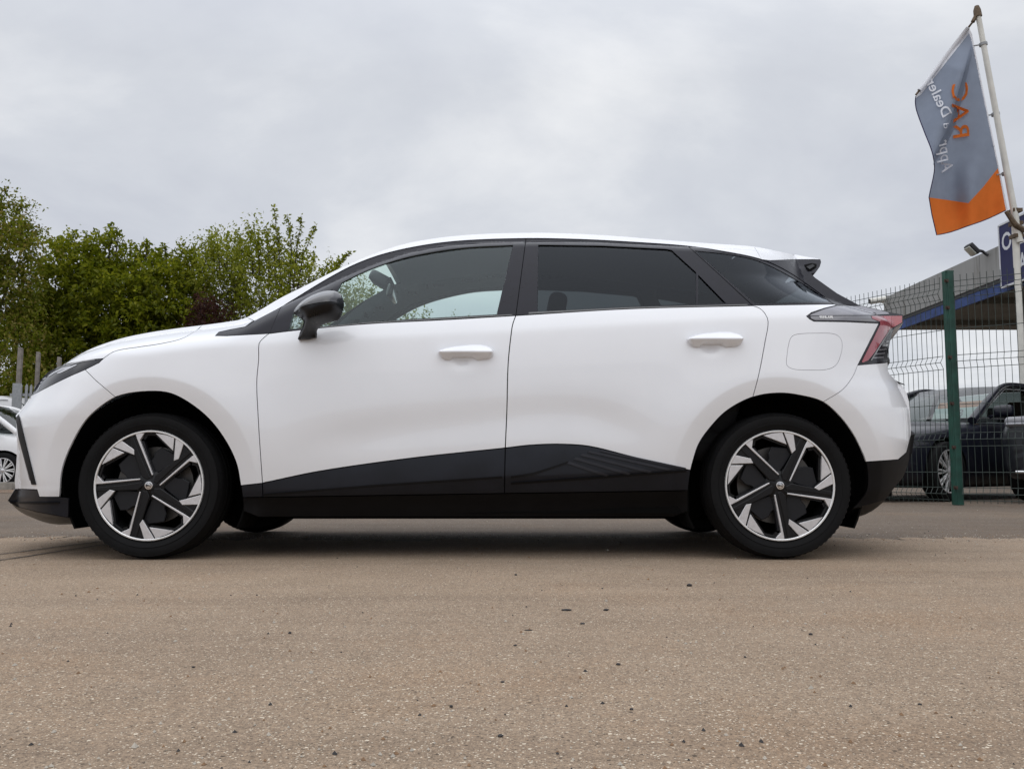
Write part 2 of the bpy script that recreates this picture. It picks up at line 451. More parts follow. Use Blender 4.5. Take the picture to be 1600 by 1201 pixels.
def ground_mat(name, base, tint2, speck_light, agg_scale, dark=0.35):
    m = bpy.data.materials.new(name); m.use_nodes = True
    n, l = m.node_tree.nodes, m.node_tree.links
    b = n['Principled BSDF']; b.inputs['Roughness'].default_value = 0.9; b.inputs['Specular IOR Level'].default_value = 0.25
    t = n.new('ShaderNodeTexCoord')
    def noise(scale, detail=4, rough=0.55):
        x = n.new('ShaderNodeTexNoise'); x.inputs['Scale'].default_value = scale; x.inputs['Detail'].default_value = detail; x.inputs['Roughness'].default_value = rough
        l.new(t.outputs['Object'], x.inputs['Vector']); return x
    def ramp(src, pts):
        r = n.new('ShaderNodeValToRGB')
        els = r.color_ramp.elements
        while len(els) < len(pts): els.new(0.5)
        for e_, (p, c) in zip(els, pts): e_.position = p; e_.color = (*c, 1)
        l.new(src, r.inputs[0]); return r
    def mix(fac, a, bb, mode='MIX', f=None):
        x = n.new('ShaderNodeMix'); x.data_type = 'RGBA'; x.blend_type = mode
        if fac is not None: l.new(fac, x.inputs['Factor'])
        else: x.inputs['Factor'].default_value = f
        for s_, v in ((x.inputs['A'], a), (x.inputs['B'], bb)):
            if isinstance(v, tuple): s_.default_value = (*v, 1)
            else: l.new(v, s_)
        return x.outputs['Result']
    big = noise(0.55, 5, 0.6)
    mid = noise(4.0, 5, 0.65)
    fine = noise(170.0, 3, 0.75)
    c0 = ramp(big.outputs['Fac'], [(0.34, tuple(x * 0.93 for x in base)), (0.52, base), (0.68, tint2)]).outputs[0]
    c1 = mix(None, c0, ramp(mid.outputs['Fac'], [(0.3, (0.92, 0.91, 0.90)), (0.7, (1.07, 1.07, 1.07))]).outputs[0], 'MULTIPLY', 1.0)
    mp = n.new('ShaderNodeMapping'); mp.inputs['Scale'].default_value = (0.22, 2.6, 1.0); l.new(t.outputs['Object'], mp.inputs['Vector'])
    sk = n.new('ShaderNodeTexNoise'); sk.inputs['Scale'].default_value = 1.4; sk.inputs['Detail'].default_value = 6; sk.inputs['Roughness'].default_value = 0.62
    l.new(mp.outputs[0], sk.inputs['Vector'])
    c1 = mix(None, c1, ramp(sk.outputs['Fac'], [(0.32, (0.84, 0.83, 0.83)), (0.5, (1.0, 1.0, 1.0)), (0.70, (1.08, 1.08, 1.07))]).outputs[0], 'MULTIPLY', 1.0)
    rust = noise(1.1, 6, 0.7)
    c1 = mix(ramp(rust.outputs['Fac'], [(0.50, (0, 0, 0)), (0.75, (0.55, 0.55, 0.55))]).outputs[0], c1, (base[0] * 0.98, base[1] * 0.82, base[2] * 0.66))
    oil = noise(2.3, 4, 0.5)
    c1 = mix(ramp(oil.outputs['Fac'], [(0.66, (0, 0, 0)), (0.78, (0.5, 0.5, 0.5))]).outputs[0], c1, tuple(x * 0.6 for x in base))
    c2 = mix(None, c1, ramp(fine.outputs['Fac'], [(0.30, (0.48, 0.47, 0.47)), (0.5, (1.0, 1.0, 1.0)), (0.72, (1.45, 1.42, 1.36))]).outputs[0], 'MULTIPLY', 0.95)
    mg = noise(48.0, 3, 0.8)
    c2 = mix(None, c2, ramp(mg.outputs['Fac'], [(0.30, (0.74, 0.74, 0.75)), (0.5, (1.0, 1.0, 1.0)), (0.70, (1.22, 1.21, 1.20))]).outputs[0], 'MULTIPLY', 0.9)
    grit = noise(520.0, 2, 0.8)
    c2 = mix(None, c2, ramp(grit.outputs['Fac'], [(0.32, (0.62, 0.62, 0.63)), (0.5, (1.0, 1.0, 1.0)), (0.68, (1.35, 1.33, 1.30))]).outputs[0], 'MULTIPLY', 0.8)
    # exposed aggregate: three sizes of cells, each cell a stone with its own colour, some of them showing
    for sc, keep, rad in ((agg_scale, 0.22, 0.30), (agg_scale * 2.2, 0.50, 0.42), (agg_scale * 0.55, 0.05, 0.18)):
        v = n.new('ShaderNodeTexVoronoi'); v.inputs['Scale'].default_value = sc; v.feature = 'F1'
        l.new(t.outputs['Object'], v.inputs['Vector'])
        sepc = n.new('ShaderNodeSeparateColor'); l.new(v.outputs['Color'], sepc.inputs[0])
        lt1 = n.new('ShaderNodeMath'); lt1.operation = 'LESS_THAN'; lt1.inputs[1].default_value = keep; l.new(sepc.outputs[0], lt1.inputs[0])
        rr = n.new('ShaderNodeMath'); rr.operation = 'MULTIPLY_ADD'; rr.inputs[1].default_value = rad; rr.inputs[2].default_value = 0.10
        l.new(sepc.outputs[1], rr.inputs[0])
        lt2 = n.new('ShaderNodeMath'); lt2.operation = 'LESS_THAN'; l.new(v.outputs['Distance'], lt2.inputs[0]); l.new(rr.outputs[0], lt2.inputs[1])
        mm = n.new('ShaderNodeMath'); mm.operation = 'MULTIPLY'; l.new(lt1.outputs[0], mm.inputs[0]); l.new(lt2.outputs[0], mm.inputs[1])
        cc = ramp(sepc.outputs[2], [(0.0, tuple(x * dark for x in base)), (0.18, tuple(x * 0.62 for x in base)), (0.36, (base[0] * 1.05, base[1] * 0.82, base[2] * 0.6)),
                                    (0.55, tuple(x * 1.25 for x in base)), (0.8, speck_light), (1.0, tuple(min(0.75, x * 1.25) for x in speck_light))])
        c2 = mix(mm.outputs[0], c2, cc.outputs[0])
    l.new(c2, b.inputs['Base Color'])
    bp = n.new('ShaderNodeBump'); bp.inputs['Strength'].default_value = 0.55; bp.inputs['Distance'].default_value = 0.004
    l.new(fine.outputs['Fac'], bp.inputs['Height'])
    l.new(bp.outputs[0], b.inputs['Normal'])
    return m
M['concrete'] = ground_mat('worn_concrete', (0.296, 0.224, 0.161), (0.312, 0.243, 0.181), (0.54, 0.47, 0.37), 125.0, dark=0.25)
M['tarmac'] = ground_mat('worn_tarmac', (0.150, 0.120, 0.094), (0.185, 0.145, 0.110), (0.34, 0.31, 0.28), 80.0, dark=0.3)
M['soil'] = ground_mat('dry_soil', (0.17, 0.12, 0.085), (0.22, 0.16, 0.11), (0.35, 0.30, 0.24), 30.0)

def leaf_mat(name, c1, c2, c3):
    m = bpy.data.materials.new(name); m.use_nodes = True
    n, l = m.node_tree.nodes, m.node_tree.links
    n.clear()
    o = n.new('ShaderNodeOutputMaterial')
    g = n.new('ShaderNodeNewGeometry')
    r = n.new('ShaderNodeValToRGB')
    els = r.color_ramp.elements; els.new(0.5)
    for e_, (p, c) in zip(els, ((0.0, c1), (0.55, c2), (1.0, c3))): e_.position = p; e_.color = (*c, 1)
    l.new(g.outputs['Random Per Island'], r.inputs[0])
    t = n.new('ShaderNodeTexCoord'); x = n.new('ShaderNodeTexNoise'); x.inputs['Scale'].default_value = 0.9; x.inputs['Detail'].default_value = 3
    l.new(t.outputs['Object'], x.inputs['Vector'])
    mr = n.new('ShaderNodeMapRange'); mr.inputs['From Min'].default_value = 0.35; mr.inputs['From Max'].default_value = 0.65
    mr.inputs['To Min'].default_value = 0.7; mr.inputs['To Max'].default_value = 1.3; l.new(x.outputs['Fac'], mr.inputs['Value'])
    vm = n.new('ShaderNodeVectorMath'); vm.operation = 'SCALE'; l.new(r.outputs[0], vm.inputs[0]); l.new(mr.outputs[0], vm.inputs['Scale'])
    d = n.new('ShaderNodeBsdfDiffuse'); tr = n.new('ShaderNodeBsdfTranslucent'); gl = n.new('ShaderNodeBsdfGlossy'); gl.inputs['Roughness'].default_value = 0.45
    l.new(vm.outputs[0], d.inputs[0]); l.new(vm.outputs[0], tr.inputs[0])
    m1 = n.new('ShaderNodeMixShader'); m1.inputs[0].default_value = 0.48; l.new(d.outputs[0], m1.inputs[1]); l.new(tr.outputs[0], m1.inputs[2])
    m2 = n.new('ShaderNodeMixShader'); m2.inputs[0].default_value = 0.012; l.new(m1.outputs[0], m2.inputs[1]); l.new(gl.outputs[0], m2.inputs[2])
    l.new(m2.outputs[0], o.inputs[0])
    return m
M['leaf_mid'] = leaf_mat('leaves_dense', (0.092, 0.122, 0.005), (0.165, 0.190, 0.009), (0.28, 0.285, 0.020))
M['leaf_pale'] = leaf_mat('leaves_spring', (0.140, 0.172, 0.011), (0.220, 0.246, 0.022), (0.31, 0.315, 0.045))
M['leaf_olive'] = leaf_mat('leaves_olive', (0.112, 0.145, 0.008), (0.180, 0.208, 0.014), (0.32, 0.25, 0.075))
M['leaf_red'] = leaf_mat('leaves_maroon', (0.035, 0.014, 0.014), (0.060, 0.022, 0.018), (0.09, 0.045, 0.026))
def streak_mat(name, col):
    m = bpy.data.materials.new(name); m.use_nodes = True
    n, l = m.node_tree.nodes, m.node_tree.links
    b = n['Principled BSDF']; b.inputs['Roughness'].default_value = 0.6; b.inputs['Specular IOR Level'].default_value = 0.3
    t = n.new('ShaderNodeTexCoord'); mp = n.new('ShaderNodeMapping'); mp.inputs['Scale'].default_value = (1, 2.4, 0.28); l.new(t.outputs['Object'], mp.inputs[0])
    x = n.new('ShaderNodeTexNoise'); x.inputs['Scale'].default_value = 1.6; x.inputs['Detail'].default_value = 7; x.inputs['Roughness'].default_value = 0.65; l.new(mp.outputs[0], x.inputs['Vector'])
    r = n.new('ShaderNodeValToRGB'); els = r.color_ramp.elements; els.new(0.5)
    for e_, (q, c) in zip(els, ((0.30, tuple(v * 0.55 for v in (col[0], col[1] * .95, col[2] * .85))), (0.46, col), (0.75, tuple(v * 1.15 for v in col)))): e_.position = q; e_.color = (*c, 1)
    l.new(x.outputs['Fac'], r.inputs[0]); l.new(r.outputs[0], b.inputs['Base Color'])
    return m
M['fascia'] = streak_mat('weathered_fascia', (0.27, 0.272, 0.268))

# ================================================================== ground
def sheet(name, poly, z, m):
    me = bpy.data.meshes.new(name)
    b = bmesh.new()
    b.faces.new([b.verts.new((p[0], p[1], z)) for p in poly])
    bmesh.ops.triangulate(b, faces=b.faces)
    bmesh.ops.recalc_face_normals(b, faces=b.faces)
    if b.faces and sum(f.normal.z for f in b.faces) < 0:
        bmesh.ops.reverse_faces(b, faces=b.faces)
    b.to_mesh(me); b.free()
    me.materials.append(m)
    o = bpy.data.objects.new(name, me); COL.objects.link(o)
    return tag(o, kind='structure')

sheet('ground', [(-900, -900), (900, -900), (900, 900), (-900, 900)], -0.004, M['tarmac'])
edge = []
xx = 26.0
while xx > -26.0:
    base = 0.33 + 0.020 * (xx - 2) * (1 if xx < 2 else 0.1)
    edge.append((xx, base + 0.11 * math.sin(xx * 1.7) + 0.07 * math.sin(xx * 5.1 + 1) + random.uniform(-0.10, 0.10)))
    xx -= random.uniform(0.03, 0.12)
me = bpy.data.meshes.new('concrete_apron')
ne = len(edge)
me.from_pydata([(x, y, 0.0) for x, y in edge] + [(x, -2.0, 0.0) for x, y in edge] + [(26, -40, 0), (-26, -40, 0)], [],
               [(i, i + 1, i + 1 + ne, i + ne) for i in range(ne - 1)] + [(2 * ne,) + tuple(range(ne, 2 * ne)) + (2 * ne + 1,)])
b_ = bmesh.new(); b_.from_mesh(me); bmesh.ops.recalc_face_normals(b_, faces=b_.faces)
if sum(f.normal.z for f in b_.faces) < 0: bmesh.ops.reverse_faces(b_, faces=b_.faces)
b_.to_mesh(me); b_.free()
me.materials.append(M['concrete'])
apron = bpy.data.objects.new('concrete_apron', me); COL.objects.link(apron); tag(apron, kind='structure')
# a strip of dry soil and leaf litter at the far edge of the yard (left), with its kerb
sheet('soil_verge', [(-16, 9.2), (-6.0, 9.2), (-6.0, 12.3), (-16, 12.3)], 0.000, M['soil'])

# ================================================================== the white hatchback
car = tag(empty('parked_car', (0, 0, 0)), 'white electric hatchback with black lower cladding parked side-on across the concrete', 'car')

TOPC = [(50, 616.5), (55, 605), (62, 595), (76.6, 580), (98, 570), (116.6, 558), (143, 544), (186.5, 529), (233, 519), (283, 511.6),
        (316, 507.6), (353, 502.6), (380, 497.5), (402, 486.5), (437.5, 465.5), (472.5, 448), (525, 421.7), (551, 410), (579, 398),
        (632.5, 380.6), (695, 369.9), (757.5, 365), (820, 363.4), (861, 363.5), (942, 367), (1023.7, 373.3), (1105, 379.6),
        (1178, 385), (1227, 394.5), (1281.7, 404.5)]
TOPY = [-.60, -.60, -.61, -.62, -.64, -.66, -.68, -.69, -.70, -.70, -.70, -.70, -.70, -.70, -.69, -.68, -.66, -.65, -.64, -.62, -.61, -.60, -.60, -.60, -.59, -.58, -.57, -.56, -.55, -.54]
TW = at_y_arr(TOPC, np.array(TOPY))
FRC = [(40, 812), (12, 781.4), (24, 763), (23, 750), (25, 730), (27, 700), (25, 670), (25, 650), (36.6, 635), (50, 616.5), (62, 595), (80, 572)]
FW = at_y_arr(FRC, -0.62)
FW[0, 0] = FW[1, 0] + 0.02
RRC = [(1411, 800), (1413, 763), (1422, 720), (1424, 690), (1421, 640), (1413, 615), (1402, 596), (1396, 575), (1396, 540), (1402, 515), (1405, 500), (1380, 487), (1345, 476), (1310, 458), (1282, 435), (1280, 405)]
RW = at_y_arr(RRC, -0.64)
SHC = [(120, 572), (161, 562), (250, 548), (320, 540), (407, 536), (507, 530), (632, 524), (798, 516), (983, 504), (1176, 494), (1262, 492), (1411, 493)]
SW = at_y_arr(SHC, -0.90)
BTC = [(300, 524), (420, 520.6), (570, 505.6), (806, 492.5), (983, 482), (1176, 477), (1304, 474.5)]
BW = at_y_arr(BTC, -0.88)
CLC = [(376, 758), (410, 753.8), (500.6, 735), (641, 715), (789.5, 699), (829, 694.5), (876, 693), (922.6, 696.6), (993, 714), (1079, 734)]
CW = at_y_arr(CLC, -0.89)
WFc = at_y(233, 757.5, -0.885)    # wheel centres
WRc = at_y(1218.5, 757.5, -0.885)
WR_ = float(WFc[2])               # tyre radius = hub height

def smooth_interp(x, xs, ys, s=0.0):
    o = np.argsort(xs)
    xs = np.asarray(xs)[o]; ys = np.asarray(ys)[o]
    if s <= 0: return np.interp(x, xs, ys)
    r = 0
    for k, w in ((-1.0, .1), (-.5, .25), (0, .3), (.5, .25), (1.0, .1)):
        r = r + w * np.interp(x + k * s, xs, ys)
    return r

def ramp_(t, k): return 0.5 * (t + np.sqrt(t * t + k * k))
def sstep(a, b, x):
    t = np.clip((x - a) / (b - a), 0, 1); return t * t * (3 - 2 * t)

def zt_of(x):
    z = smooth_interp(x, TW[:, 0], TW[:, 2], 0.03)
    x0, z0 = TW[0, 0], TW[0, 2]
    return np.where(x < x0, z0 + (x - x0) * 1.2, z)
def xf_of(z): return smooth_interp(z, FW[:, 2], FW[:, 0], 0.025)
def xr_of(z): return smooth_interp(z, RW[:, 2], RW[:, 0], 0.02)
def zs_of(x): return smooth_interp(x, SW[:, 0], SW[:, 2], 0.06)
def zb_of(x): return smooth_interp(x, BW[:, 0], BW[:, 2], 0.05)
def zc_of(x): return smooth_interp(x, CW[:, 0], CW[:, 2], 0.04)

CLL = at_y_arr([(376, 779), (412, 775), (600, 758), (789, 744), (900, 741), (1079, 733)], -0.89)
def zl_of(x): return np.minimum(smooth_interp(x, CLL[:, 0], CLL[:, 2], 0.03), zc_of(x) - 0.002)
HBOWL = [tuple(at_y(722, 560, -0.9)[[0, 2]]), tuple(at_y(1110.5, 540, -0.9)[[0, 2]])]
R0, R1 = 0.395, 0.462
def Wfun(x, z):
    x = np.asarray(x, float); z = np.asarray(z, float)
    d = 0.055 * (np.clip(0.62 - z, 0, None) / 0.4) ** 2 + 0.022 * (np.clip(z - 0.62, 0, None) / 0.3) ** 2
    d = d + 0.02 * sstep(0.30, 0.22, z)
    zs, zb = zs_of(x), zb_of(x)
    d = d + 0.30 * ramp_(z - zs, 0.014) + 0.16 * ramp_(z - zb, 0.02) - 0.0 * x
    # flank sculpting: the door skin is drawn in above the cladding and kicks out again at its upper edge
    m = sstep(-1.05, -0.6, x) * sstep(0.75, 0.35, x)
    h = z - zc_of(x)
    d = d + m * 0.010 * np.exp(-((h - 0.12) / 0.085) ** 2)
    # cladding: leans out from its upper edge, then breaks inwards below a second crease
    zl = zl_of(x); zcx = zc_of(x)
    mc = sstep(-1.12, -1.02, x) * sstep(0.80, 0.70, x)
    d = d + mc * (-0.16 * np.clip(np.minimum(zcx - z, zcx - zl), 0, None) + 0.42 * ramp_(zl - z, 0.004) * (z < zl + 0.05))
    # shallow bowls behind the door handles
    for hx_, hz_ in HBOWL:
        d = d + 0.017 * np.exp(-((x - hx_) / 0.050) ** 2 - ((z - hz_) / 0.030) ** 2)
    # wheel arches: a broad swell, and a chamfered band around the opening
    for c in (WFc, WRc):
        r = np.hypot(x - c[0], z - c[2])
        d = d - 0.012 * np.exp(-((r - R1) / 0.16) ** 2) * sstep(0.95, 0.6, z)
        up = sstep(-0.35, -0.05, z - c[2])
        d = d + 0.24 * ramp_(R1 - r, 0.004) * up * (r > 0.28)
    # plan rounding at nose and tail and the turn-over into bonnet and roof
    zt = zt_of(x)
    wb = sstep(-0.25, -1.15, x)
    At = 0.085 + 0.125 * wb
    rt = 0.06 + 0.10 * wb
    ut = np.clip((zt - z) / rt, 0, 1)
    dt = At * (1 - ut) ** 3
    uf = np.clip((x - xf_of(z)) / 0.60, 0, 1)
    df = 0.30 * (1 - uf) ** 3
    ur = np.clip((xr_of(z) - x) / 0.55, 0, 1)
    dr = 0.28 * (1 - ur) ** 3
    d = d + (dt ** 3 + df ** 3 + dr ** 3 + 1e-12) ** (1 / 3.0)
    return 0.918 - d

def skin_map(P, off=0.0):
    """photo pixels -> (x,z) on the body side surface (first hit of the sight line)"""
    D = rays(P)
    off = np.broadcast_to(np.asarray(off, float), (len(D),))
    ys = np.linspace(-1.02, -0.22, 161)
    T = (ys[None, :] - CAMP[1]) / D[:, 1:2]
    X = CAMP[0] + D[:, 0:1] * T; Z = CAMP[2] + D[:, 2:3] * T
    G = ys[None, :] + Wfun(X, Z) + off[:, None]
    hit = G > 0
    k = np.where(hit.any(1), hit.argmax(1), G.argmax(1))
    k0 = np.maximum(k - 1, 0)
    i = np.arange(len(D))
    g0, g1 = G[i, k0], G[i, k]
    f = np.where(hit.any(1) & (k > 0), np.clip(-g0 / np.where(np.abs(g1 - g0) < 1e-9, 1, g1 - g0), 0, 1), 1.0)
    y = ys[k0] + (ys[k] - ys[k0]) * f
    # near the silhouette the sight line only grazes the skin: use the tangent point there
    km = np.clip(G.argmax(1), 1, len(ys) - 2)
    ga, gb, gc = G[i, km - 1], G[i, km], G[i, km + 1]
    den = ga - 2 * gb + gc
    sh = np.clip(np.where(np.abs(den) > 1e-9, 0.5 * (ga - gc) / np.where(np.abs(den) > 1e-9, den, 1), 0), -1, 1)
    ym = ys[km] + sh * (ys[1] - ys[0])
    # only if the maximum belongs to the same grazing contact
    near = (np.abs(ym - y) < 0.12)
    wm = sstep(0.022, 0.006, G.max(1)) * near
    y = y + (ym - y) * wm
    t = (y - CAMP[1]) / D[:, 1]
    return np.stack([CAMP[0] + D[:, 0] * t, CAMP[2] + D[:, 2] * t], 1)

def skin_pt(XZ, off):
    w = Wfun(XZ[:, 0], XZ[:, 1])
    return np.stack([XZ[:, 0], -(w + off), XZ[:, 1]], 1)

def skin_nrm(XZ):
    h = 0.002
    gx = (Wfun(XZ[:, 0] + h, XZ[:, 1]) - Wfun(XZ[:, 0] - h, XZ[:, 1])) / (2 * h)
    gz = (Wfun(XZ[:, 0], XZ[:, 1] + h) - Wfun(XZ[:, 0], XZ[:, 1] - h)) / (2 * h)
    n = -np.stack([gx, np.ones(len(gx)), gz], 1)
    return n / np.linalg.norm(n, axis=1)[:, None]

# full outline of the car side (photo pixels), arches included
ARCH_F = spl([(92.6, 775.4), (96.6, 733), (110, 696.5), (133, 656.5), (160, 631.5), (186.5, 617), (226.5, 610.6), (263, 612.6), (293, 626.5), (326.4, 653), (353, 688), (369.7, 723), (376.4, 757)], 5)
ARCH_R = spl([(1079, 734), (1081.6, 723), (1091.6, 693), (1110, 666.5), (1136.6, 640), (1176.6, 619.3), (1216.5, 613), (1253, 617), (1286.5, 627), (1313, 650), (1333, 676.5), (1346.5, 703), (1353, 720.5), (1356, 746), (1353, 768), (1333, 793)], 5)
def seg(C, a, b):
    """part of polyline C between the points closest to a and b"""
    C_ = np.array(C)
    i = int(np.argmin(np.hypot(*(C_ - np.array(a)).T))); j = int(np.argmin(np.hypot(*(C_ - np.array(b)).T)))
    return [tuple(p) for p in (C_[i:j + 1] if i <= j else C_[j:i + 1][::-1])]
TOPS = spl(TOPC[:5], 4)[:-1] + spl(TOPC[4:], 5)
FRONT = [(24, 763), (23, 750), (25, 730), (27, 700), (25.5, 672), (25, 648), (36.6, 635), (50, 616.5)]
REAR_L = [(1281.7, 404.5), (1283, 409), (1281, 416), (1274, 425), (1267, 427), (1273.6, 433.4), (1308, 457.8), (1343, 476.6)]
REAR_M = [(1343, 476.6), (1366.6, 481.6), (1386.5, 486.6), (1410.7, 491), (1411.5, 503), (1397, 512.4), (1394, 519), (1391, 531.6), (1388, 548), (1386.5, 566)]
REAR_B = [(1386.5, 566), (1388, 581.5), (1400, 595), (1410, 603), (1416.5, 613), (1420, 626.5), (1421.5, 640), (1423, 666.5), (1423, 679)]
REAR_K = [(1423, 679), (1429.5, 677.5), (1425, 706.5), (1413, 740), (1396, 763), (1383, 780), (1360, 786.5), (1333, 793)]
OUTL = FRONT[:-1] + TOPS + REAR_L[1:] + REAR_M[1:] + REAR_B[1:] + REAR_K[1:]
OUTL_XZ = skin_map(resample(OUTL, 4, closed=False))

def build_panel(mb, outline, off=0.0, gap=0.0022, thick=0.012, step=0.018, holes=(), mi=0, offfun=None, keep_edge=True, hole_gap=0.0022, flat_n=False):
    P = resample(outline, 5)
    XZ = skin_map(P, off)
    # drop duplicate points
    keep = np.linalg.norm(XZ - np.roll(XZ, 1, 0), axis=1) > 1e-4
    XZ = XZ[keep]
    if gap:
        mask = np.ones(len(XZ))
        if keep_edge:
            dd = dist_to_poly(XZ, OUTL_XZ, closed=False)
            mask = np.where(dd < 0.006, 0.0, 1.0)
        XZ = shrink_poly(XZ, gap, mask)
    H = []
    for h in holes:
        hx = skin_map(resample(h, 5), off)
        H.append(shrink_poly(hx, -hole_gap) if hole_gap else hx)
    lo, hi = XZ.min(0), XZ.max(0)
    gx, gz = np.meshgrid(np.arange(lo[0], hi[0], step), np.arange(lo[1], hi[1], step))
    G = np.stack([gx.ravel(), gz.ravel()], 1)
    G[:, 0] += (np.round((G[:, 1] - lo[1]) / step) % 2) * step * 0.5
    G = G[inside(G, XZ)] if len(G) else G
    # extra ring of points near the outline keeps the turn-over smooth
    for rr in (0.006, 0.014):
        ring = shrink_poly(XZ, rr)
        ring = ring[inside(ring, XZ)]
        if len(ring):
            dr = dist_to_poly(ring, XZ)
            G = np.concatenate([G, ring[dr > rr * 0.85]])
    # rows of points along the feature lines (arch band, shoulder crease) so that they stay crisp
    extra = []
    for c in (WFc, WRc):
        for rr in (R1 - 0.0045, R1 + 0.0045):
            a = np.arange(0, 2 * math.pi, 0.012 / R1)
            extra.append(np.stack([c[0] + rr * np.cos(a), c[2] + rr * np.sin(a)], 1))
    xs = np.arange(lo[0], hi[0], 0.014)
    for dz in (-0.012, 0.0, 0.012): extra.append(np.stack([xs, zs_of(xs) + dz], 1))
    for dz in (-0.006, 0.006): extra.append(np.stack([xs, zl_of(xs) + dz], 1))
    E = np.concatenate(extra); E = E[inside(E, XZ)]; E = E[(np.abs(E[:, 1] - zl_of(E[:, 0])) > .0075) | (E[:, 1] < zc_of(E[:, 0]))]
    if len(E) and step < 0.03:
        if len(G):
            dd_ = np.min(np.abs(np.stack([np.hypot(G[:, 0] - c[0], G[:, 1] - c[2]) - R1 for c in (WFc, WRc)] + [G[:, 1] - zs_of(G[:, 0])] + [np.where(G[:, 1] < zc_of(G[:, 0]) + .01, G[:, 1] - zl_of(G[:, 0]), 9)])), axis=0) if True else 0
            G = G[dd_ > 0.011]
        G = np.concatenate([G, E]) if len(G) else E
    if len(G):
        dg = dist_to_poly(G, XZ)
        ok = dg > 0.0045
        for h in H:
            ok &= ~inside(G, h) & (dist_to_poly(G, h) > 0.005)
        G = G[ok]
    V, T, loops = cdt(XZ, G, H)
    offs = np.full(len(V), off)
    if offfun is not None: offs = offs + offfun(V, XZ)
    P3 = skin_pt(V, offs)
    N3 = skin_nrm(V) if offfun is None else None
    # the skin faces -y: (x,z) counter-clockwise seen from -y is outward
    F3 = [tuple(t) for t in T]
    mb.add(P3, F3, N3, mi)
    if thick > 0:
        for L in loops:
            n = len(L)
            if n < 3: continue
            a = P3[L]; b = a.copy(); b[:, 1] += thick
            vv = np.concatenate([a, b])
            ff = [(k, k + n, (k + 1) % n + n, (k + 1) % n) for k in range(n)]
            mb.add(vv, ff, None, mi)
    return V, T

def both(mb, name, mats, parent=(None, None), names=None, **kw):
    a = mb.build(name, mats, parent[0], **kw)
    b = mb.mirror().build(name, mats, parent[1], **kw)
    return a, b

def cap(mb, line, bulge, ny=17, off=0.0, mi=0, inset=0.0, step=6, expo=2.0):
    """surface running across the car between the left and the right outline"""
    P = resample(line, step, closed=False)
    XZ = skin_map(P)
    W = Wfun(XZ[:, 0], XZ[:, 1]) + off - inset
    t = np.gradient(XZ, axis=0)
    t /= np.maximum(np.linalg.norm(t, axis=1), 1e-9)[:, None]
    n = np.stack([-t[:, 1], t[:, 0]], 1)        # left of travel = outward when going front -> rear over the top
    bl = np.broadcast_to(np.asarray(bulge(np.linspace(0, 1, len(P))) if callable(bulge) else bulge, float), (len(P),))
    # even spacing on the angle gives a rounder turn-over
    s = np.sin(np.linspace(-math.pi / 2, math.pi / 2, ny))
    vv = np.zeros((len(P), ny, 3))
    for j, q in enumerate(s):
        k = 1 - abs(q) ** expo
        vv[:, j, 0] = XZ[:, 0] + n[:, 0] * (bl * k - inset)
        vv[:, j, 2] = XZ[:, 1] + n[:, 1] * (bl * k - inset)
        vv[:, j, 1] = q * W
    ff = []
    for i in range(len(P) - 1):
        for j in range(ny - 1):
            a = i * ny + j
            ff.append((a, a + ny, a + ny + 1, a + 1))
    mb.add(vv.reshape(-1, 3), ff, None, mi)

# ---- outlines shared by neighbouring panels (photo pixels)
BON_LINE = spl([(316, 507.6), (309, 514), (300, 520), (283, 529), (250, 536.6), (216.5, 541.6), (180, 548), (161, 559.5)], 4)
LAMP_TOP = [(161, 559.8), (145, 561), (127, 564), (110, 567), (98, 570)]
LAMP_BOT = spl([(161, 560.3), (155, 566), (133, 577), (110, 587), (83, 600), (56.6, 613.5), (50, 616.5)], 4)
GAP_BF = [(133, 577), (150, 594), (180, 619.5)]
GAP_FD = spl([(420, 520.6), (411, 528), (404.7, 536), (404, 560), (401, 596.6), (403, 646.5), (406, 696.5), (410, 753.8)], 5)
GAP_DD = spl([(806, 492.5), (802, 503), (799.5, 514.7), (794, 567.5), (792, 640), (789.5, 699)], 5)
GAP_RQ = spl([(1176, 477), (1187, 481), (1196, 490), (1200.5, 502.5), (1196, 531), (1186, 583.7), (1176.6, 619.3)], 5)
BELT_F = spl([(420, 520.6), (465, 515.2), (570, 505.6), (695, 499), (806, 492.5)], 6)
BELT_R = spl([(806, 492.5), (983, 482), (1176, 477)], 6)
TRIM_UP = spl([(336, 524), (342, 518), (360, 514), (382.5, 510), (398, 501), (438.7, 479), (507.5, 437), (554, 412.5), (601, 395.5), (664, 382), (726, 375), (822, 371.7),
               (902, 373), (983, 377), (1074.5, 383.7), (1137.5, 393), (1190, 404.5), (1227, 421), (1267.5, 447.7), (1303, 474.5)], 5)
CLAD_F = spl([(410, 753.8), (500.6, 735), (641, 715), (789.5, 699)], 6)
CLAD_R = spl([(789.5, 699), (829, 694.5), (876, 693), (922.6, 696.6), (993, 714), (1079, 734)], 6)
LAMP_R_TOP = [(1260, 493.5), (1268, 487.5), (1288, 480.8), (1306.6, 476.4)]
LAMP_R_IN = [(1340, 570), (1373, 504.8), (1323, 502.4), (1271.6, 501.6), (1265, 498), (1260, 493.5)]
GAP_RB = spl([(1340, 570), (1333, 586.6), (1316.5, 608), (1286.5, 627)], 5)
BLACK_RB = [(1353, 720.5), (1403, 717), (1416, 706), (1423, 679)]

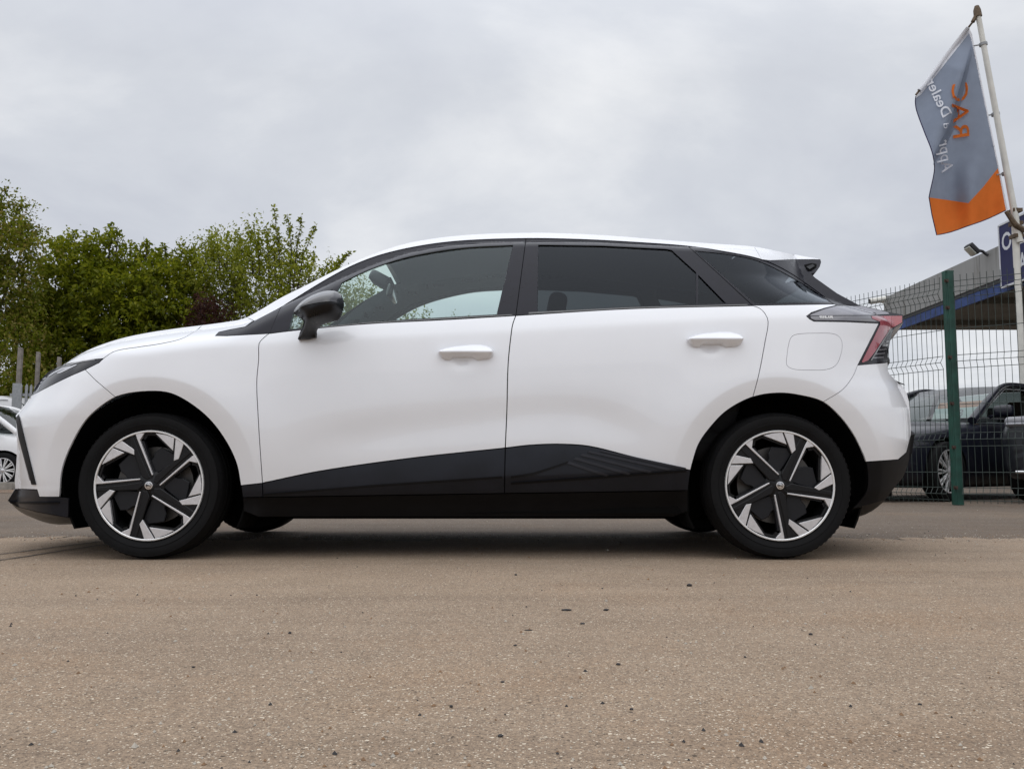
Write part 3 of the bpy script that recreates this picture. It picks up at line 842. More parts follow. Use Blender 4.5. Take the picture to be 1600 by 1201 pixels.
GL_F = spl([(534, 441.6), (570, 424), (617, 407), (664, 396), (726, 387), (801, 383)], 5) + [(776, 490.5)] + spl([(776, 490.5), (695, 495), (570, 502.5), (500, 509.5)], 6)[1:] + [(521, 468)]
GL_Q = [(519, 452), (505, 480), (490, 510), (452, 514), (459, 488), (480, 474)]
GL_R = [(841.7, 382.6), (940, 384), (1040, 389), (1049, 390.5), (1087, 425), (1087, 474.5), (983, 478.5), (840, 486.5)]
GL_RQ = [(1091.5, 430), (1133, 472.5), (1091.5, 474)]
GL_D = spl([(1087, 392), (1137.5, 397.5), (1186, 408), (1247, 438.5), (1296, 470.5)], 6) + [(1180, 473.5)]

NEAR, FAR = car, car
Lpair = (car, car)

# ---- body shell (dark inner skin behind the shut lines) with window apertures
mb = MB()
shell = [(92.6, 772)] + FRONT[:-1] + TOPS + REAR_L[1:] + REAR_M[1:] + REAR_B[1:] + REAR_K[1:] + ARCH_R[::-1] + [(1076, 766), (1070, 800), (400, 803), (379, 780)] + ARCH_F[::-1][:-1]
build_panel(mb, shell, off=-0.030, gap=0.010, thick=0.0, step=0.022, keep_edge=False,
            holes=[[tuple(p) for p in GL_F], [tuple(p) for p in GL_R], [tuple(p) for p in GL_D], [tuple(p) for p in GL_RQ], GL_Q], hole_gap=0.0)
mb.merge(mb.mirror())
mb.build('body_shell', M['void'], car, smooth=False)

# ---- bonnet: side turn-over pieces plus the top
mb = MB()
bon_contour = seg(TOPS, (98, 570), (316, 507.6))
build_panel(mb, bon_contour + BON_LINE[1:-1] + LAMP_TOP[:-1])
mb.merge(mb.mirror())
cap(mb, bon_contour + seg(TOPS, (318, 507.4), (383, 496.2)), lambda s: 0.05 - 0.02 * s)
bonnet = mb.build('bonnet', M['paint'], car)

# ---- headlights
mb = MB()
lamp_out = seg(TOPS, (50, 616.5), (98, 570)) + LAMP_TOP[::-1][1:] + LAMP_BOT[1:-1]
build_panel(mb, lamp_out, off=0.001, thick=0.03)
hl = both(mb, 'headlight', M['lampd'], Lpair)
def overlay(name, outlines, m, parents, off=0.003, thick=0.003, **kw):
    mb = MB()
    for o_ in outlines: build_panel(mb, o_, off=off, gap=0, thick=thick, step=0.02, **kw)
    return both(mb, name, m, parents)
zo = lambda x, y: (20 + x / 10.0, 540 + y / 10.0)
overlay('light_strip', [[zo(540, 465), zo(640, 400), zo(780, 340), zo(900, 310), zo(900, 325), zo(790, 360), zo(660, 415), zo(560, 480)],
                        [zo(690, 415), zo(850, 335), zo(990, 285), zo(995, 298), zo(860, 365), zo(760, 415), zo(700, 432)],
                        [zo(460, 520), zo(510, 485), zo(520, 495), zo(475, 530)], [zo(425, 570), zo(460, 545), zo(468, 552), zo(440, 580)],
                        [zo(410, 620), zo(432, 595), zo(440, 600), zo(424, 628)], [zo(390, 668), zo(410, 640), zo(418, 645), zo(404, 672)]], M['lampw'], hl)
overlay('lamp_edge', [[zo(830, 300), zo(940, 262), zo(1100, 225), zo(1270, 205), zo(1290, 215), zo(1110, 240), zo(960, 275), zo(850, 308)]], M['lampg'], hl)

# ---- front bumper
mb = MB()
bump = LAMP_BOT[::-1]
bump = [p for p in bump if p[0] < 132] + GAP_BF + ARCH_F[::-1][[i for i, p in enumerate(ARCH_F[::-1]) if p[0] < 180][0]:] + [(61.6, 775.4), (58, 763.8)] + FRONT[:-1]
build_panel(mb, bump, gap=0.0012)
mb.merge(mb.mirror())
cap(mb, FRONT, lambda s: 0.13 - 0.02 * s)
cap(mb, seg(TOPS, (50, 616.5), (98, 570)), lambda s: 0.11 - 0.055 * s)
fb = mb.build('front_bumper', M['paint'], car)
overlay('air_curtain_strip', [[(24.5, 652), (28.5, 647), (55.4, 756.4), (49, 756.4), (28, 680)]], M['sillm'], (fb, fb), off=0.006, thick=0.008)
overlay('bumper_fin', [[(28.6, 684), (30.2, 684), (47.5, 749), (46, 750)]], M['lampg'], (fb, fb), off=0.004)
mb = MB()
lip = [(24, 763), (58, 763.8), (61.6, 775.4), (92.6, 775.4), (108, 777), (107, 808), (93, 805.7), (60, 799.7), (26.6, 791), (12, 781.4)]
build_panel(mb, lip, off=0.002, keep_edge=False)
mb.merge(mb.mirror())
cap(mb, [(107, 808), (93, 805.7), (60, 799.7), (26.6, 791), (12, 781.4), (24, 763)], lambda s: 0.02 + 0.14 * s)
lp = mb.build('front_lip', M['clad'], car)
overlay('lip_ridge', [[(14, 783), (60, 784), (92, 783.5), (92, 786), (60, 787), (17, 786)]], M['sillm'], (lp, lp), off=0.008, thick=0.008, keep_edge=False)

# ---- front wings (fenders)
mb = MB()
archF_up = ARCH_F[[i for i, p in enumerate(ARCH_F) if p[0] > 180][0]:]
wing = seg(TOPS, (316, 507.6), (384, 495.6)) + [(396, 500)] + [(382.5, 510), (360, 514), (342, 518), (336, 524), (354, 524.2), (420, 520.6)] + GAP_FD[1:] + [(376.5, 757.5)] + archF_up[::-1][1:] + [(180, 619.5), (150, 594), (133, 577)] + [(155, 566), (161, 560.3)] + BON_LINE[::-1][1:-1]
build_panel(mb, wing, gap=0.0015)
both(mb, 'front_wing', M['paint'], Lpair)
mb = MB()
build_panel(mb, [(376.5, 757.5), (410, 753.8), (411, 776), (379, 776.5)], off=-0.001)
both(mb, 'wing_cladding', M['clad'], Lpair)

# ---- doors
def door(outline, clad_outline, frame_outline, frame_holes, glasses, gmat):
    mb = MB(); build_panel(mb, outline); d = both(mb, 'door', M['paint'], Lpair)
    mb = MB(); build_panel(mb, clad_outline, off=0.000); c = both(mb, 'door_cladding', M['clad'], d)
    mb = MB(); build_panel(mb, frame_outline, off=-0.004, gap=0.0015, holes=frame_holes, thick=0.018); f = both(mb, 'window_frame', M['trim'], d)
    for g, gm in glasses:
        mb = MB(); build_panel(mb, g, off=-0.012, gap=-0.003, thick=0.0, step=0.03)
        both(mb, 'window_glass', gm, d)
    return d, c, f
fdoor = BELT_F + GAP_DD[1:] + CLAD_F[::-1][1:] + GAP_FD[::-1][1:-1]
fclad = CLAD_F + [(788, 770), (600, 773), (411, 776)]
fframe = [(438.7, 479)] + seg(TRIM_UP, (446, 474), (822, 371.7)) + BELT_F[::-1]
dF, cF, _ = door(fdoor, fclad, fframe, [GL_F, GL_Q], [(GL_F, M['glassf']), (GL_Q, M['glassf'])], None)
rdoor = BELT_R + GAP_RQ[1:] + [p for p in ARCH_R[::-1] if p[0] < 1176] + CLAD_R[::-1][1:] + GAP_DD[::-1][1:-1]
rclad = CLAD_R + [(1075, 765.5), (930, 768), (788, 770)]
rframe = seg(TRIM_UP, (822, 371.7), (1074.5, 383.7)) + [(1120, 425)] + BELT_R[::-1]
dR, cR, _ = door(rdoor, rclad, rframe, [GL_R, GL_RQ], [(GL_R, M['glassr']), (GL_RQ, M['glassr'])], None)
# belt weather strips
overlay('weather_strip', [[(500, 510.2), (570, 503.4), (695, 496), (800, 490.4), (800, 492), (695, 498), (570, 504.8), (500, 511.6)]], M['gloss'], dF, off=0.001, thick=0.004)
overlay('weather_strip', [[(826, 487.2), (983, 479.4), (1168, 474.6), (1168, 476.2), (983, 481.2), (826, 490)]], M['gloss'], dR, off=0.001, thick=0.004)
# pressed facet lines and the louvre fan in the cladding
z8 = lambda x, y: (360 + x / 2.1333, 660 + y / 2.1333)
overlay('cladding_step', [[z8(112, 236), z8(480, 205), z8(905, 177), z8(905, 184), z8(480, 213), z8(112, 243)]], M['sillm'], cF, off=0.004, thick=0.006)
lou = []
for (xa, ya, xb, yb, w) in ((1130, 128, 1262, 172, 7), (1152, 114, 1335, 167, 7), (1175, 102, 1405, 160, 7), (1198, 92, 1470, 153, 6), (1240, 90, 1520, 150, 5)):
    lou.append([z8(xa, ya), z8(xb, yb), z8(xb - 8, yb + w), z8(xa - 8, ya + w)])
overlay('cladding_rib', lou, M['ribm'], cR, off=0.005, thick=0.007)
overlay('cladding_step', [[z8(935, 177), z8(1010, 165), z8(1070, 146), z8(1125, 128), z8(1128, 133), z8(1075, 152), z8(1015, 172), z8(935, 184)],
                          [z8(935, 199), z8(1200, 180), z8(1520, 157), z8(1520, 164), z8(1200, 188), z8(935, 206)]], M['sillm'], cR, off=0.004, thick=0.006)

# door handles
HAND = spl([(684.4, 550), (687.6, 546.5), (705.5, 541.5), (729, 538.6), (747.8, 538), (761.6, 540.3), (769, 544.4), (771.8, 551), (768, 558), (761.6, 560.6), (745.4, 562.6)], 3) + \
       spl([(739.7, 559.8), (737, 558.2), (722, 558.3), (708, 558.6)], 4) + spl([(704, 562.6), (695, 561.5), (687.6, 555.8), (684.4, 550)], 3)[:-1]
def infl(T, r):
    def f(V, XZ):
        s = np.clip(dist_to_poly(V, XZ) / r, 0, 1)
        return T * np.sqrt(np.clip(1 - (1 - s) ** 2, 0, 1))
    return f
for ddx, ddy, dd in ((0, 0, dF), (388.5, -20, dR)):
    h = [(x + ddx, y + ddy) for x, y in HAND]
    hx = skin_map(np.array([(700 + ddx, 549.5 + ddy), (770 + ddx, 549.5 + ddy)]))
    zc = hx[:, 1].mean()
    def hoff(V, XZ, zc=zc):
        s = np.clip(dist_to_poly(V, XZ) / 0.009, 0, 1)
        b = 0.044 * np.sqrt(np.clip(1 - (1 - s) ** 2, 0, 1))
        t = V[:, 1] - zc + 0.003
        return b * (1 - 0.80 * np.clip(np.abs(t) / 0.034, 0, 1)) + 0.002
    mb = MB(); build_panel(mb, h, off=0.0, gap=0, thick=0.008, step=0.005, offfun=hoff)
    both(mb, 'door_handle', M['paint'], dd)
    # recess behind the handle: shallow dark shut line under it
    mb = MB(); build_panel(mb, [(x + ddx, y + ddy) for x, y in [(712, 559), (733, 558.6), (738, 560.6), (735, 562.6), (713, 562.8), (709, 561)]], off=0.0008, gap=0, thick=0.0, step=0.01)
    both(mb, 'handle_recess', M['pocket'] if False else M['paint'], dd)

# ---- cowl trim, rear quarter trim and glass
mb = MB()
build_panel(mb, seg(TRIM_UP, (336, 524), (438.7, 479)) + [(421.6, 519.6)] + [(420, 520.6), (354, 524.2)], off=-0.003, gap=0.0015, thick=0.018)
both(mb, 'cowl_trim', M['trim'], Lpair)
mb = MB()
qtrim = seg(TRIM_UP, (1074.5, 383.7), (1303, 474.5)) + [(1180, 476.8), (1176, 476.8), (1120, 425)]
build_panel(mb, qtrim, off=-0.004, gap=0.0015, holes=[GL_D], thick=0.018)
qt = both(mb, 'quarter_trim', M['trim'], Lpair)
mb = MB(); build_panel(mb, GL_D, off=-0.007, gap=-0.003, thick=0.0, step=0.03)
both(mb, 'quarter_glass', M['glassr'], qt)

# ---- roof (side rails + top) and windscreen
mb = MB()
roof_c = seg(TOPS, (384, 495.6), (1178, 385))
build_panel(mb, roof_c + [(1184, 394)] + seg(TRIM_UP, (1190, 404.5), (398, 501)), gap=0.001)
mb.merge(mb.mirror())
cap(mb, seg(TOPS, (588, 394.5), (1178, 385)), 0.05)
mb.build('roof', M['paint'], car)
mb = MB(); cap(mb, seg(TOPS, (383, 496.2), (588, 394.5)), lambda s: 0.03 + 0.03 * s)
mb.build('windscreen', M['glassw'], car)

# ---- spoiler
mb = MB()
build_panel(mb, seg(TOPS, (1178, 385), (1281.7, 404.5)) + [(1243, 404.8), (1203, 406.3), (1190, 404.8), (1184, 394)], gap=0.001)
mb.merge(mb.mirror())
cap(mb, seg(TOPS, (1178, 385), (1281.7, 404.5)), 0.045)
sp = mb.build('spoiler', M['paint'], car)
mb = MB()
build_panel(mb, [(1191, 405), (1203, 406.3), (1243, 404.8), (1281.7, 404.5)] + REAR_L[1:] + [(1306.6, 476.4), (1303, 474.5)] + seg(TRIM_UP, (1303, 474.5), (1191, 405))[1:-1], gap=0.001)
mb.merge(mb.mirror())
cap(mb, REAR_L[:6], 0.03)
spb = mb.build('tailgate_trim', M['trim'], car)
overlay('spoiler_lamp', [[(1257, 413), (1268, 410.5), (1276, 412), (1276, 416), (1268, 422), (1262, 422)]], M['void'], (sp, sp), off=0.004, thick=0.006, keep_edge=False)
overlay('spoiler_bracket', [[(1260, 416), (1270, 412), (1273, 415), (1265, 420)]], M['pocket'], (sp, sp), off=0.012, thick=0.006, keep_edge=False)
mb = MB(); cap(mb, REAR_L[5:], 0.05)
mb.build('rear_window', M['glassr'], car)

# ---- rear quarter panel with charging flap
FLAP = spl([(1229, 560), (1233, 534), (1238, 524.5), (1250, 521), (1275, 520), (1300, 520.5), (1312, 526), (1316, 538), (1313, 556), (1306, 570), (1292, 576.5), (1265, 577.5), (1240, 576), (1229.5, 570), (1229, 560)], 4)[:-1]
mb = MB()
archR_q = [p for p in ARCH_R if 1176 < p[0] <= 1287 and p[1] < 640]
quarter = [(1176, 477), (1180, 476.8), (1303, 474.8), (1306.6, 476.4)] + LAMP_R_TOP[::-1][1:] + [(1265, 498), (1271.6, 501.6), (1323, 502.4), (1373, 504.8), (1340, 570)] + GAP_RB[1:] + archR_q[::-1][1:] + GAP_RQ[::-1][:-1]
build_panel(mb, quarter, gap=0.0012, holes=[FLAP], hole_gap=0.0008)
qp = both(mb, 'rear_wing', M['paint'], Lpair)
mb = MB(); build_panel(mb, FLAP, gap=0.0008); both(mb, 'charging_flap', M['paint'], qp)

# ---- tail lights
mb = MB()
tl_out = LAMP_R_TOP + REAR_M[:] + [(1376.5, 567)] + LAMP_R_IN[:-1]
build_panel(mb, tl_out, off=0.001, thick=0.03, gap=0.001)
tl = both(mb, 'tail_light', M['lampd'], Lpair)
zl = lambda x, y: (1240 + x / 6.005, 440 + y / 6.005)
overlay('upper_lens_sheen', [[zl(175, 300), zl(290, 255), zl(410, 225), zl(640, 228), zl(760, 255), zl(880, 283), zl(900, 300), zl(720, 310), zl(400, 312), zl(150, 316)]], M['lens_sheen'], tl, off=0.003)  # upper lamp facet, its sky reflection put into the colour
overlay('side_lens', [[zl(160, 322), zl(400, 318), zl(720, 317), zl(735, 345), zl(790, 372), zl(500, 362), zl(200, 357), zl(165, 342)]], M['lampg'], tl, off=0.003)
overlay('pale_lens', [[zl(730, 320), zl(915, 318), zl(915, 435), zl(850, 520), zl(760, 660), zl(700, 735), zl(650, 755), zl(640, 748), zl(735, 560), zl(812, 400), zl(812, 372), zl(740, 345)]], M['lampp'], tl, off=0.003)
overlay('red_lens', [[zl(917, 318), zl(1018, 318), zl(1018, 378), zl(938, 425), zl(917, 436)]], M['lampr'], tl, off=0.003, keep_edge=False)
fins = []
for k in range(5):
    y = 555 + k * 38
    fins.append([zl(868 - k * 32, y), zl(900 - k * 13, y - 8), zl(898 - k * 13, y + 4), zl(862 - k * 32, y + 12)])
overlay('lamp_fin', fins, M['lampg'], tl, off=0.004, keep_edge=False)
overlay('lamp_rim', [[zl(905, 440), zl(915, 445), zl(735, 735), zl(722, 735)]], M['galv'], tl, off=0.005, keep_edge=False)
# faint two-line print on the lens (letters far below legible size)
mb = MB()
for j, (y0, y1, ws) in enumerate(((318, 331, (14, 9, 11, 8, 16)), (335, 341, (8, 12, 18, 14, 10)))):
    x = 242.0 if j == 0 else 250.0
    for k, w in enumerate(ws):
        xa = x; xb = x + w * 1.7
        build_panel(mb, [zl(xa, y0), zl(xb, y0), zl(xb, y1), zl(xa, y1)], off=0.0045, gap=0, thick=0, step=0.02)
        x = xb + (14 if (j == 0 and k == 2) else 4)
mb.build('lens_print', M['white_txt'], tl[0])

# ---- tailgate panel, rear bumper
mb = MB(); cap(mb, REAR_M[:5], lambda s: 0.02 + 0.06 * s)
mb.build('rear_light_bar', M['lampd'], car)
mb = MB(); cap(mb, REAR_M[4:], 0.10)
mb.build('tailgate', M['paint'], car)
mb = MB()
rb = [(1340, 570), (1376.5, 567), (1386.5, 566)] + REAR_B[1:] + BLACK_RB[::-1][1:] + [p for p in ARCH_R[::-1] if 1287 < p[0] and p[1] < 720] + GAP_RB[::-1][:-1]
build_panel(mb, rb, gap=0.0010)
mb.merge(mb.mirror())
cap(mb, REAR_B, 0.14)
rbo = mb.build('rear_bumper', M['paint'], car)
overlay('tailgate_gap', [[(1400.5, 594.6), (1413, 599.5), (1414, 601), (1404, 598.2)]], M['void'], (rbo, rbo), off=0.004, keep_edge=False)
mb = MB()
rk = BLACK_RB + REAR_K[1:] + [p for p in ARCH_R[::-1] if p[1] >= 720 and p[0] > 1300][1:]
build_panel(mb, rk, off=0.0)
mb.merge(mb.mirror())
cap(mb, REAR_K, 0.13)
mb.build('rear_diffuser', M['sillm'], car)

# ---- sills and underbody
mb = MB()
build_panel(mb, [(379, 776.5), (411, 776), (600, 773), (788, 770), (930, 768), (1075, 765.5), (1075, 798), (1052, 807), (404, 807), (381, 798)], off=-0.012, thick=0.05, keep_edge=False)
both(mb, 'sill', M['sillm'], Lpair)
mb = MB()
mb.box((-0.2, 0, 0.255), (1.95, 1.56, 0.13))
mb.box((-0.2, 0, 0.175), (2.2, 0.8, 0.06)); mb.box((-1.95, 0, 0.30), (0.42, 1.30, 0.16)); mb.box((1.55, 0, 0.33), (0.34, 1.30, 0.14))  # first box added to block light and deepen the shade under the car
mb.box((-1.55, 0, 0.33), (0.5, 1.05, 0.16)); mb.box((1.15, 0, 0.33), (0.5, 1.05, 0.16))
mb.build('underbody_and_blocker', M['void'], car, smooth=False)

# ---- wheel-arch liners
for c in (WFc, WRc):
    for sgn in (1, -1):
        mb = MB()
        n = 40; vv = []; ff = []
        for i in range(n + 1):
            a = math.radians(-28) + math.radians(236) * i / n
            for (r, y) in ((0.396, -0.875), (0.405, -0.86), (0.405, -0.55), (0.02, -0.55)):
                zz = c[2] + r * math.sin(a)
                xx_ = c[0] + r * math.cos(a)
                w = min(-y, float(Wfun(xx_, max(zz, 0.2))) - 0.022) if y < -0.8 else -y
                vv.append((xx_, -sgn * (-w) * -1 if False else sgn * -w, zz))
        for i in range(n):
            for j in range(3):
                a = i * 4 + j; ff.append((a, a + 1, a + 5, a + 4))
        mb.add(vv, ff)
        mb.build('wheel_arch_liner', M['void'], car)

# ---- wheels
def rot2(P, a):
    c, s = math.cos(a), math.sin(a); return [(x * c - y * s, x * s + y * c) for x, y in P]
RR = 0.2345
def arcpts(r, a0, a1, n): return [(r * math.cos(math.radians(a0 + (a1 - a0) * i / n)), r * math.sin(math.radians(a0 + (a1 - a0) * i / n))) for i in range(n + 1)]
def make_wheel(phase):
    w = MB()
    w.lathe([(0.222, -0.002), (0.215, 0.02), (0.208, 0.06), (0.208, 0.15), (0.225, 0.17)], 72)
    w.lathe([(0.06, 0.135), (0.208, 0.135)], 72)
    wh = w.build('wheel', M['void'], car)
    t = MB()
    R = WR_
    n = 150
    prof = [(0.226, 0.015), (0.236, 0.002), (0.246, -0.006), (0.262, -0.012), (0.264, -0.0095), (0.280, -0.013), (0.296, -0.009), (0.2975, -0.0105), (R - 0.012, -0.001), (R - 0.006, 0.008), (R - 0.0015, 0.026), (R, 0.05), (R, 0.062), (R - 0.007, 0.063), (R - 0.007, 0.071), (R, 0.072),
            (R, 0.11), (R - 0.007, 0.111), (R - 0.007, 0.119), (R, 0.12), (R, 0.145), (R - 0.0015, 0.172), (R - 0.012, 0.197), (0.28, 0.212), (0.24, 0.205), (0.225, 0.185)]
    vv = []
    for (r, h) in prof:
        for k in range(n):
            a = 2 * math.pi * k / n
            rr = r
            if (R - 0.013) < r and (h < 0.04 or h > 0.15) and (k % 2 == 0): rr -= 0.0035    # tread-block notches on the shoulders
            vv.append((rr * math.cos(a), h, rr * math.sin(a)))
    ff = []
    for i in range(len(prof) - 1):
        for k in range(n):
            k2 = (k + 1) % n
            ff.append((i * n + k, i * n + k2, (i + 1) * n + k2, (i + 1) * n + k))
    t.add(vv, ff)
    t.build('tyre', M['tyre'], wh, angle=35, fixn=True)
    r_ = MB(); r_.lathe([(0.226, 0.006), (0.2265, -0.004), (0.229, -0.0065), (RR - 0.001, -0.0065), (RR + 0.001, -0.003), (RR + 0.001, 0.012)], 96)
    r_.build('rim', M['ring'], wh, fixn=True, angle=40)
    r_ = MB(); r_.lathe([(0.213, 0.004), (0.226, 0.002)], 96); r_.build('rim_groove', M['spoke'], wh)
    h = MB(); h.lathe([(0.0, -0.002), (0.022, -0.002), (0.03, 0.002), (0.05, 0.004), (0.062, 0.014), (0.062, 0.05)], 48)
    h.build('hub', M['spoke'], wh, angle=40)
    S = RR
    for k in range(5):
        a = math.radians(72 * k + phase)
        tr = lambda P: rot2([(x * S, y * S) for x, y in P], a)
        spk = [(-.281, .932), (-.36, .905), (-.46, .865), (-.548, .815), (-.42, .72), (-.294, .649), (-.20, .36), (-.16, .19), (-.05, .08), (.06, .10), (.068, .19), (-.09, .56), (-.237, .831)]
        m_ = MB(); m_.prism(tr(spk), 0.001, 0.032, bevel=0.004)
        m_.build('spoke', M['spoke'], wh, smooth=False)
        # raised centre rib of the spoke
        m_ = MB(); m_.prism(tr([(-.33, .90), (-.40, .87), (-.285, .56), (-.14, .16), (-.04, .10), (.02, .14), (-.16, .50)]), -0.003, 0.006, bevel=0.003)
        m_.build('spoke_rib', M['spoke'], wh, smooth=False)
        for bl in ([(-.281, .934), (-.20, .948), (-.117, .950), (-.194, .82), (.068, .192), (.046, .185), (-.237, .822)],
                   [(.087, .946), (.27, .915), (.433, .862), (.415, .632)],
                   [(.457, .850), (.54, .806), (.607, .752), (.527, .48), (.438, .445)]):
            m_ = MB(); m_.prism(tr(bl), -0.004, 0.014, bevel=0.0015)
            m_.build('blade_insert', M['alloy'], wh, smooth=False)
        # back plates of the pockets, with the cooling window left open
        m_ = MB()
        m_.prism(tr([(.169, .69), (.426, .562), (.45, .43), (.25, .30), (.087, .2), (-.02, .45), (.03, .5), (.06, .60)]), 0.016, 0.03, bevel=0.003)
        m_.build('pocket_plate', M['pocket'], wh, smooth=False)
        m_ = MB()
        m_.prism(tr([(-.117, .945), (.0, .953), (.087, .946), (.415, .632), (.40, .595), (.07, .905), (-.07, .905), (-.12, .83), (-.16, .85)]), 0.010, 0.035)
        m_.build('pocket_wall', M['spoke'], wh, smooth=False)
        m_ = MB()
        m_.prism(tr([(-.19, .80), (.05, .22), (.085, .24), (-.04, .52), (-.14, .81)]), 0.010, 0.035)
        m_.build('pocket_wall', M['pocket'], wh, smooth=False)
        m_ = MB()   # outer bridge that closes the ring between blade B and the next spoke
        m_.prism(tr([(.415, .63), (.433, .862), (.457, .850), (.438, .445), (.426, .45)]), 0.004, 0.03)
        m_.build('blade_bridge', M['spoke'], wh, smooth=False)
        m_ = MB()
        m_.prism(tr([(.607, .752), (.70, .66), (.80, .53), (.66, .42), (.527, .48)]), 0.006, 0.028, bevel=0.003)
        m_.build('spoke_foot', M['spoke'], wh, smooth=False)
    d = MB(); d.lathe([(0.07, 0.07), (0.165, 0.07), (0.165, 0.095), (0.07, 0.095)], 60); d.build('brake_disc', M['steel'], wh, angle=30)
    # hub cap with its octagonal emblem
    c = MB(); c.lathe([(0.0, -0.007), (0.0165, -0.0065), (0.0185, -0.004), (0.0185, 0.004)], 36)
    hc = c.build('hub_cap', M['chrome'], wh, angle=40)
    e_ = MB()
    oc = [(0.0128 * math.cos(math.radians(22.5 + 45 * i)), 0.0128 * math.sin(math.radians(22.5 + 45 * i))) for i in range(8)]
    ic = [(x * 0.86, y * 0.86) for x, y in oc]
    vv = [(x, -0.0078, z) for x, z in oc + ic]
    e_.add(vv, [(i, (i + 1) % 8, (i + 1) % 8 + 8, i + 8) for i in range(8)])
    V, Fc = text_mesh('MG', 0.02)
    V = (V - V.mean(0)) * 0.0135; V[:, 1] *= 1.05
    e_.add([(x, -0.0078, z) for x, z in V], Fc)
    e_.build('emblem', M['void'], wh, smooth=False)
    return wh
# wheel -> tyre, rim, spoke ...: the wheel carries its own parts
w1 = make_wheel(0.0); w1.location = (WFc[0], WFc[1], WFc[2])
w2 = make_wheel(22.5); w2.location = (WRc[0], WRc[1], WRc[2])
for w_ in (w1, w2):
    c_ = copy_tree(w_, car)
    c_.location = (w_.location.x, -w_.location.y, w_.location.z)
    c_.rotation_euler = (0, 0, math.pi)

# ---- door mirror
MIR = spl([(457.5, 488), (466, 475.5), (480, 464.8), (498, 456.5), (515, 453.3), (527, 455.5), (534, 461.5), (537, 473), (536, 482), (532.5, 493), (527, 499.5), (515, 502.5), (503, 506), (496, 511)], 3)
MIRB = [(493.5, 515), (493, 526), (480, 528.8), (465, 529.3)] + spl([(468, 519), (473, 508), (473.5, 500), (466, 494), (457.5, 488)], 3)[:-1]
MOUT = np.array(MIR + MIRB)
SPLIT = spl([(457.5, 488.3), (467, 485.5), (485, 481.5), (510, 477.2), (537, 473.5)], 4)
def mirror_mesh():
    P = resample(MIR + MIRB, 3)
    sp_ = resample(SPLIT, 2.5, closed=False)[1:-1]
    lo, hi = P.min(0), P.max(0)
    gx, gy = np.meshgrid(np.arange(lo[0], hi[0], 2.4), np.arange(lo[1], hi[1], 2.4))
    G = np.stack([gx.ravel(), gy.ravel()], 1)
    G = G[inside(G, P)]; G = G[(dist_to_poly(G, P) > 0.9)]
    G = G[dist_to_poly(G, np.array(SPLIT), closed=False) > 1.1]
    V, T, loops = cdt(P, np.concatenate([G, sp_]))
    s = np.clip(dist_to_poly(V, MOUT) / 26.0, 0, 1)
    dep = 0.105 * np.sqrt(np.clip(1 - (1 - s) ** 2, 0, 1))
    bnd = np.zeros(len(V), bool); bnd[loops[0]] = True
    E = np.concatenate([T[:, [0, 1]], T[:, [1, 2]], T[:, [2, 0]]])
    for it in range(14):
        acc = np.zeros(len(V)); cnt = np.zeros(len(V))
        np.add.at(acc, E[:, 0], dep[E[:, 1]]); np.add.at(cnt, E[:, 0], 1)
        np.add.at(acc, E[:, 1], dep[E[:, 0]]); np.add.at(cnt, E[:, 1], 1)
        dep = np.where(bnd, dep, acc / np.maximum(cnt, 1))
    yc = -1.00 + 0.085 * sstep(496, 524, V[:, 1])
    A = at_y_arr(V, yc); Af, Ab = A.copy(), A.copy()
    Af[:, 1] -= dep * 0.9
    Ab[:, 1] += np.maximum(dep, 0.01) * 0.8 + 0.02 * sstep(496, 524, V[:, 1])
    cen = V[T].mean(1)
    S_ = np.array(SPLIT)
    up = cen[:, 1] < np.interp(cen[:, 0], S_[:, 0], S_[:, 1])
    out = []
    for sel, ins in ((up, 0.0), (~up, 0.003)):
        used = np.unique(T[sel]); mp = -np.ones(len(V), int); mp[used] = np.arange(len(used))
        TT = mp[T[sel]]
        f_ = Af[used].copy(); f_[:, 1] += ins
        m_ = MB(); n = len(used)
        vv = np.concatenate([f_, Ab[used]])
        ff = [tuple(t[::-1]) for t in TT] + [tuple(t + n) for t in TT]
        cnt = {}
        for t in TT:
            for e0, e1 in ((t[0], t[1]), (t[1], t[2]), (t[2], t[0])):
                k = (min(e0, e1), max(e0, e1)); cnt[k] = cnt.get(k, 0) + 1
        ff += [(a_, b_, b_ + n, a_ + n) for (a_, b_), c_ in cnt.items() if c_ == 1]
        m_.add(vv, ff)
        out.append(m_)
    return out
m_up, m_lo = mirror_mesh()
mcap = both(m_up, 'door_mirror', M['mirrorc'], Lpair, fixn=True, angle=50)
both(m_lo, 'mirror_housing', M['mirrorh'], mcap, fixn=True, angle=50)

# ---- interior
mb = MB(); cap(mb, seg(TOPS, (600, 390), (1170, 384)), 0.03, inset=0.055)
mb.build('headliner', M['liner'], car)
for sgn in (-1, 1):
    mb = MB()
    # inner pillar and rail trims follow the body side just inside the frames
    pass
mb = MB()
build_panel(mb, fframe, off=-0.045, gap=0.004, thick=0.0, step=0.04, holes=[GL_F, GL_Q], hole_gap=0.0, keep_edge=False)
build_panel(mb, rframe, off=-0.045, gap=0.004, thick=0.0, step=0.04, holes=[GL_R, GL_RQ], hole_gap=0.0, keep_edge=False)
mb.merge(mb.mirror()); mb.build('pillar_trim', M['ptrim'], car)
def soft_box(mb, c, size, r=0.05, tilt=0.0):
    b = bmesh.new(); bmesh.ops.create_cube(b, size=1.0)
    for v in b.verts: v.co = Vector((v.co.x * size[0], v.co.y * size[1], v.co.z * size[2]))
    bmesh.ops.bevel(b, geom=b.edges[:] + b.verts[:], offset=r, segments=3, affect='EDGES', profile=0.5)
    b.transform(Matrix.Translation(c) @ Matrix.Rotation(tilt, 4, 'Y'))
    b.verts.ensure_lookup_table()
    mb.add([v.co[:] for v in b.verts], [[v.index for v in f.verts] for f in b.faces]); b.free()
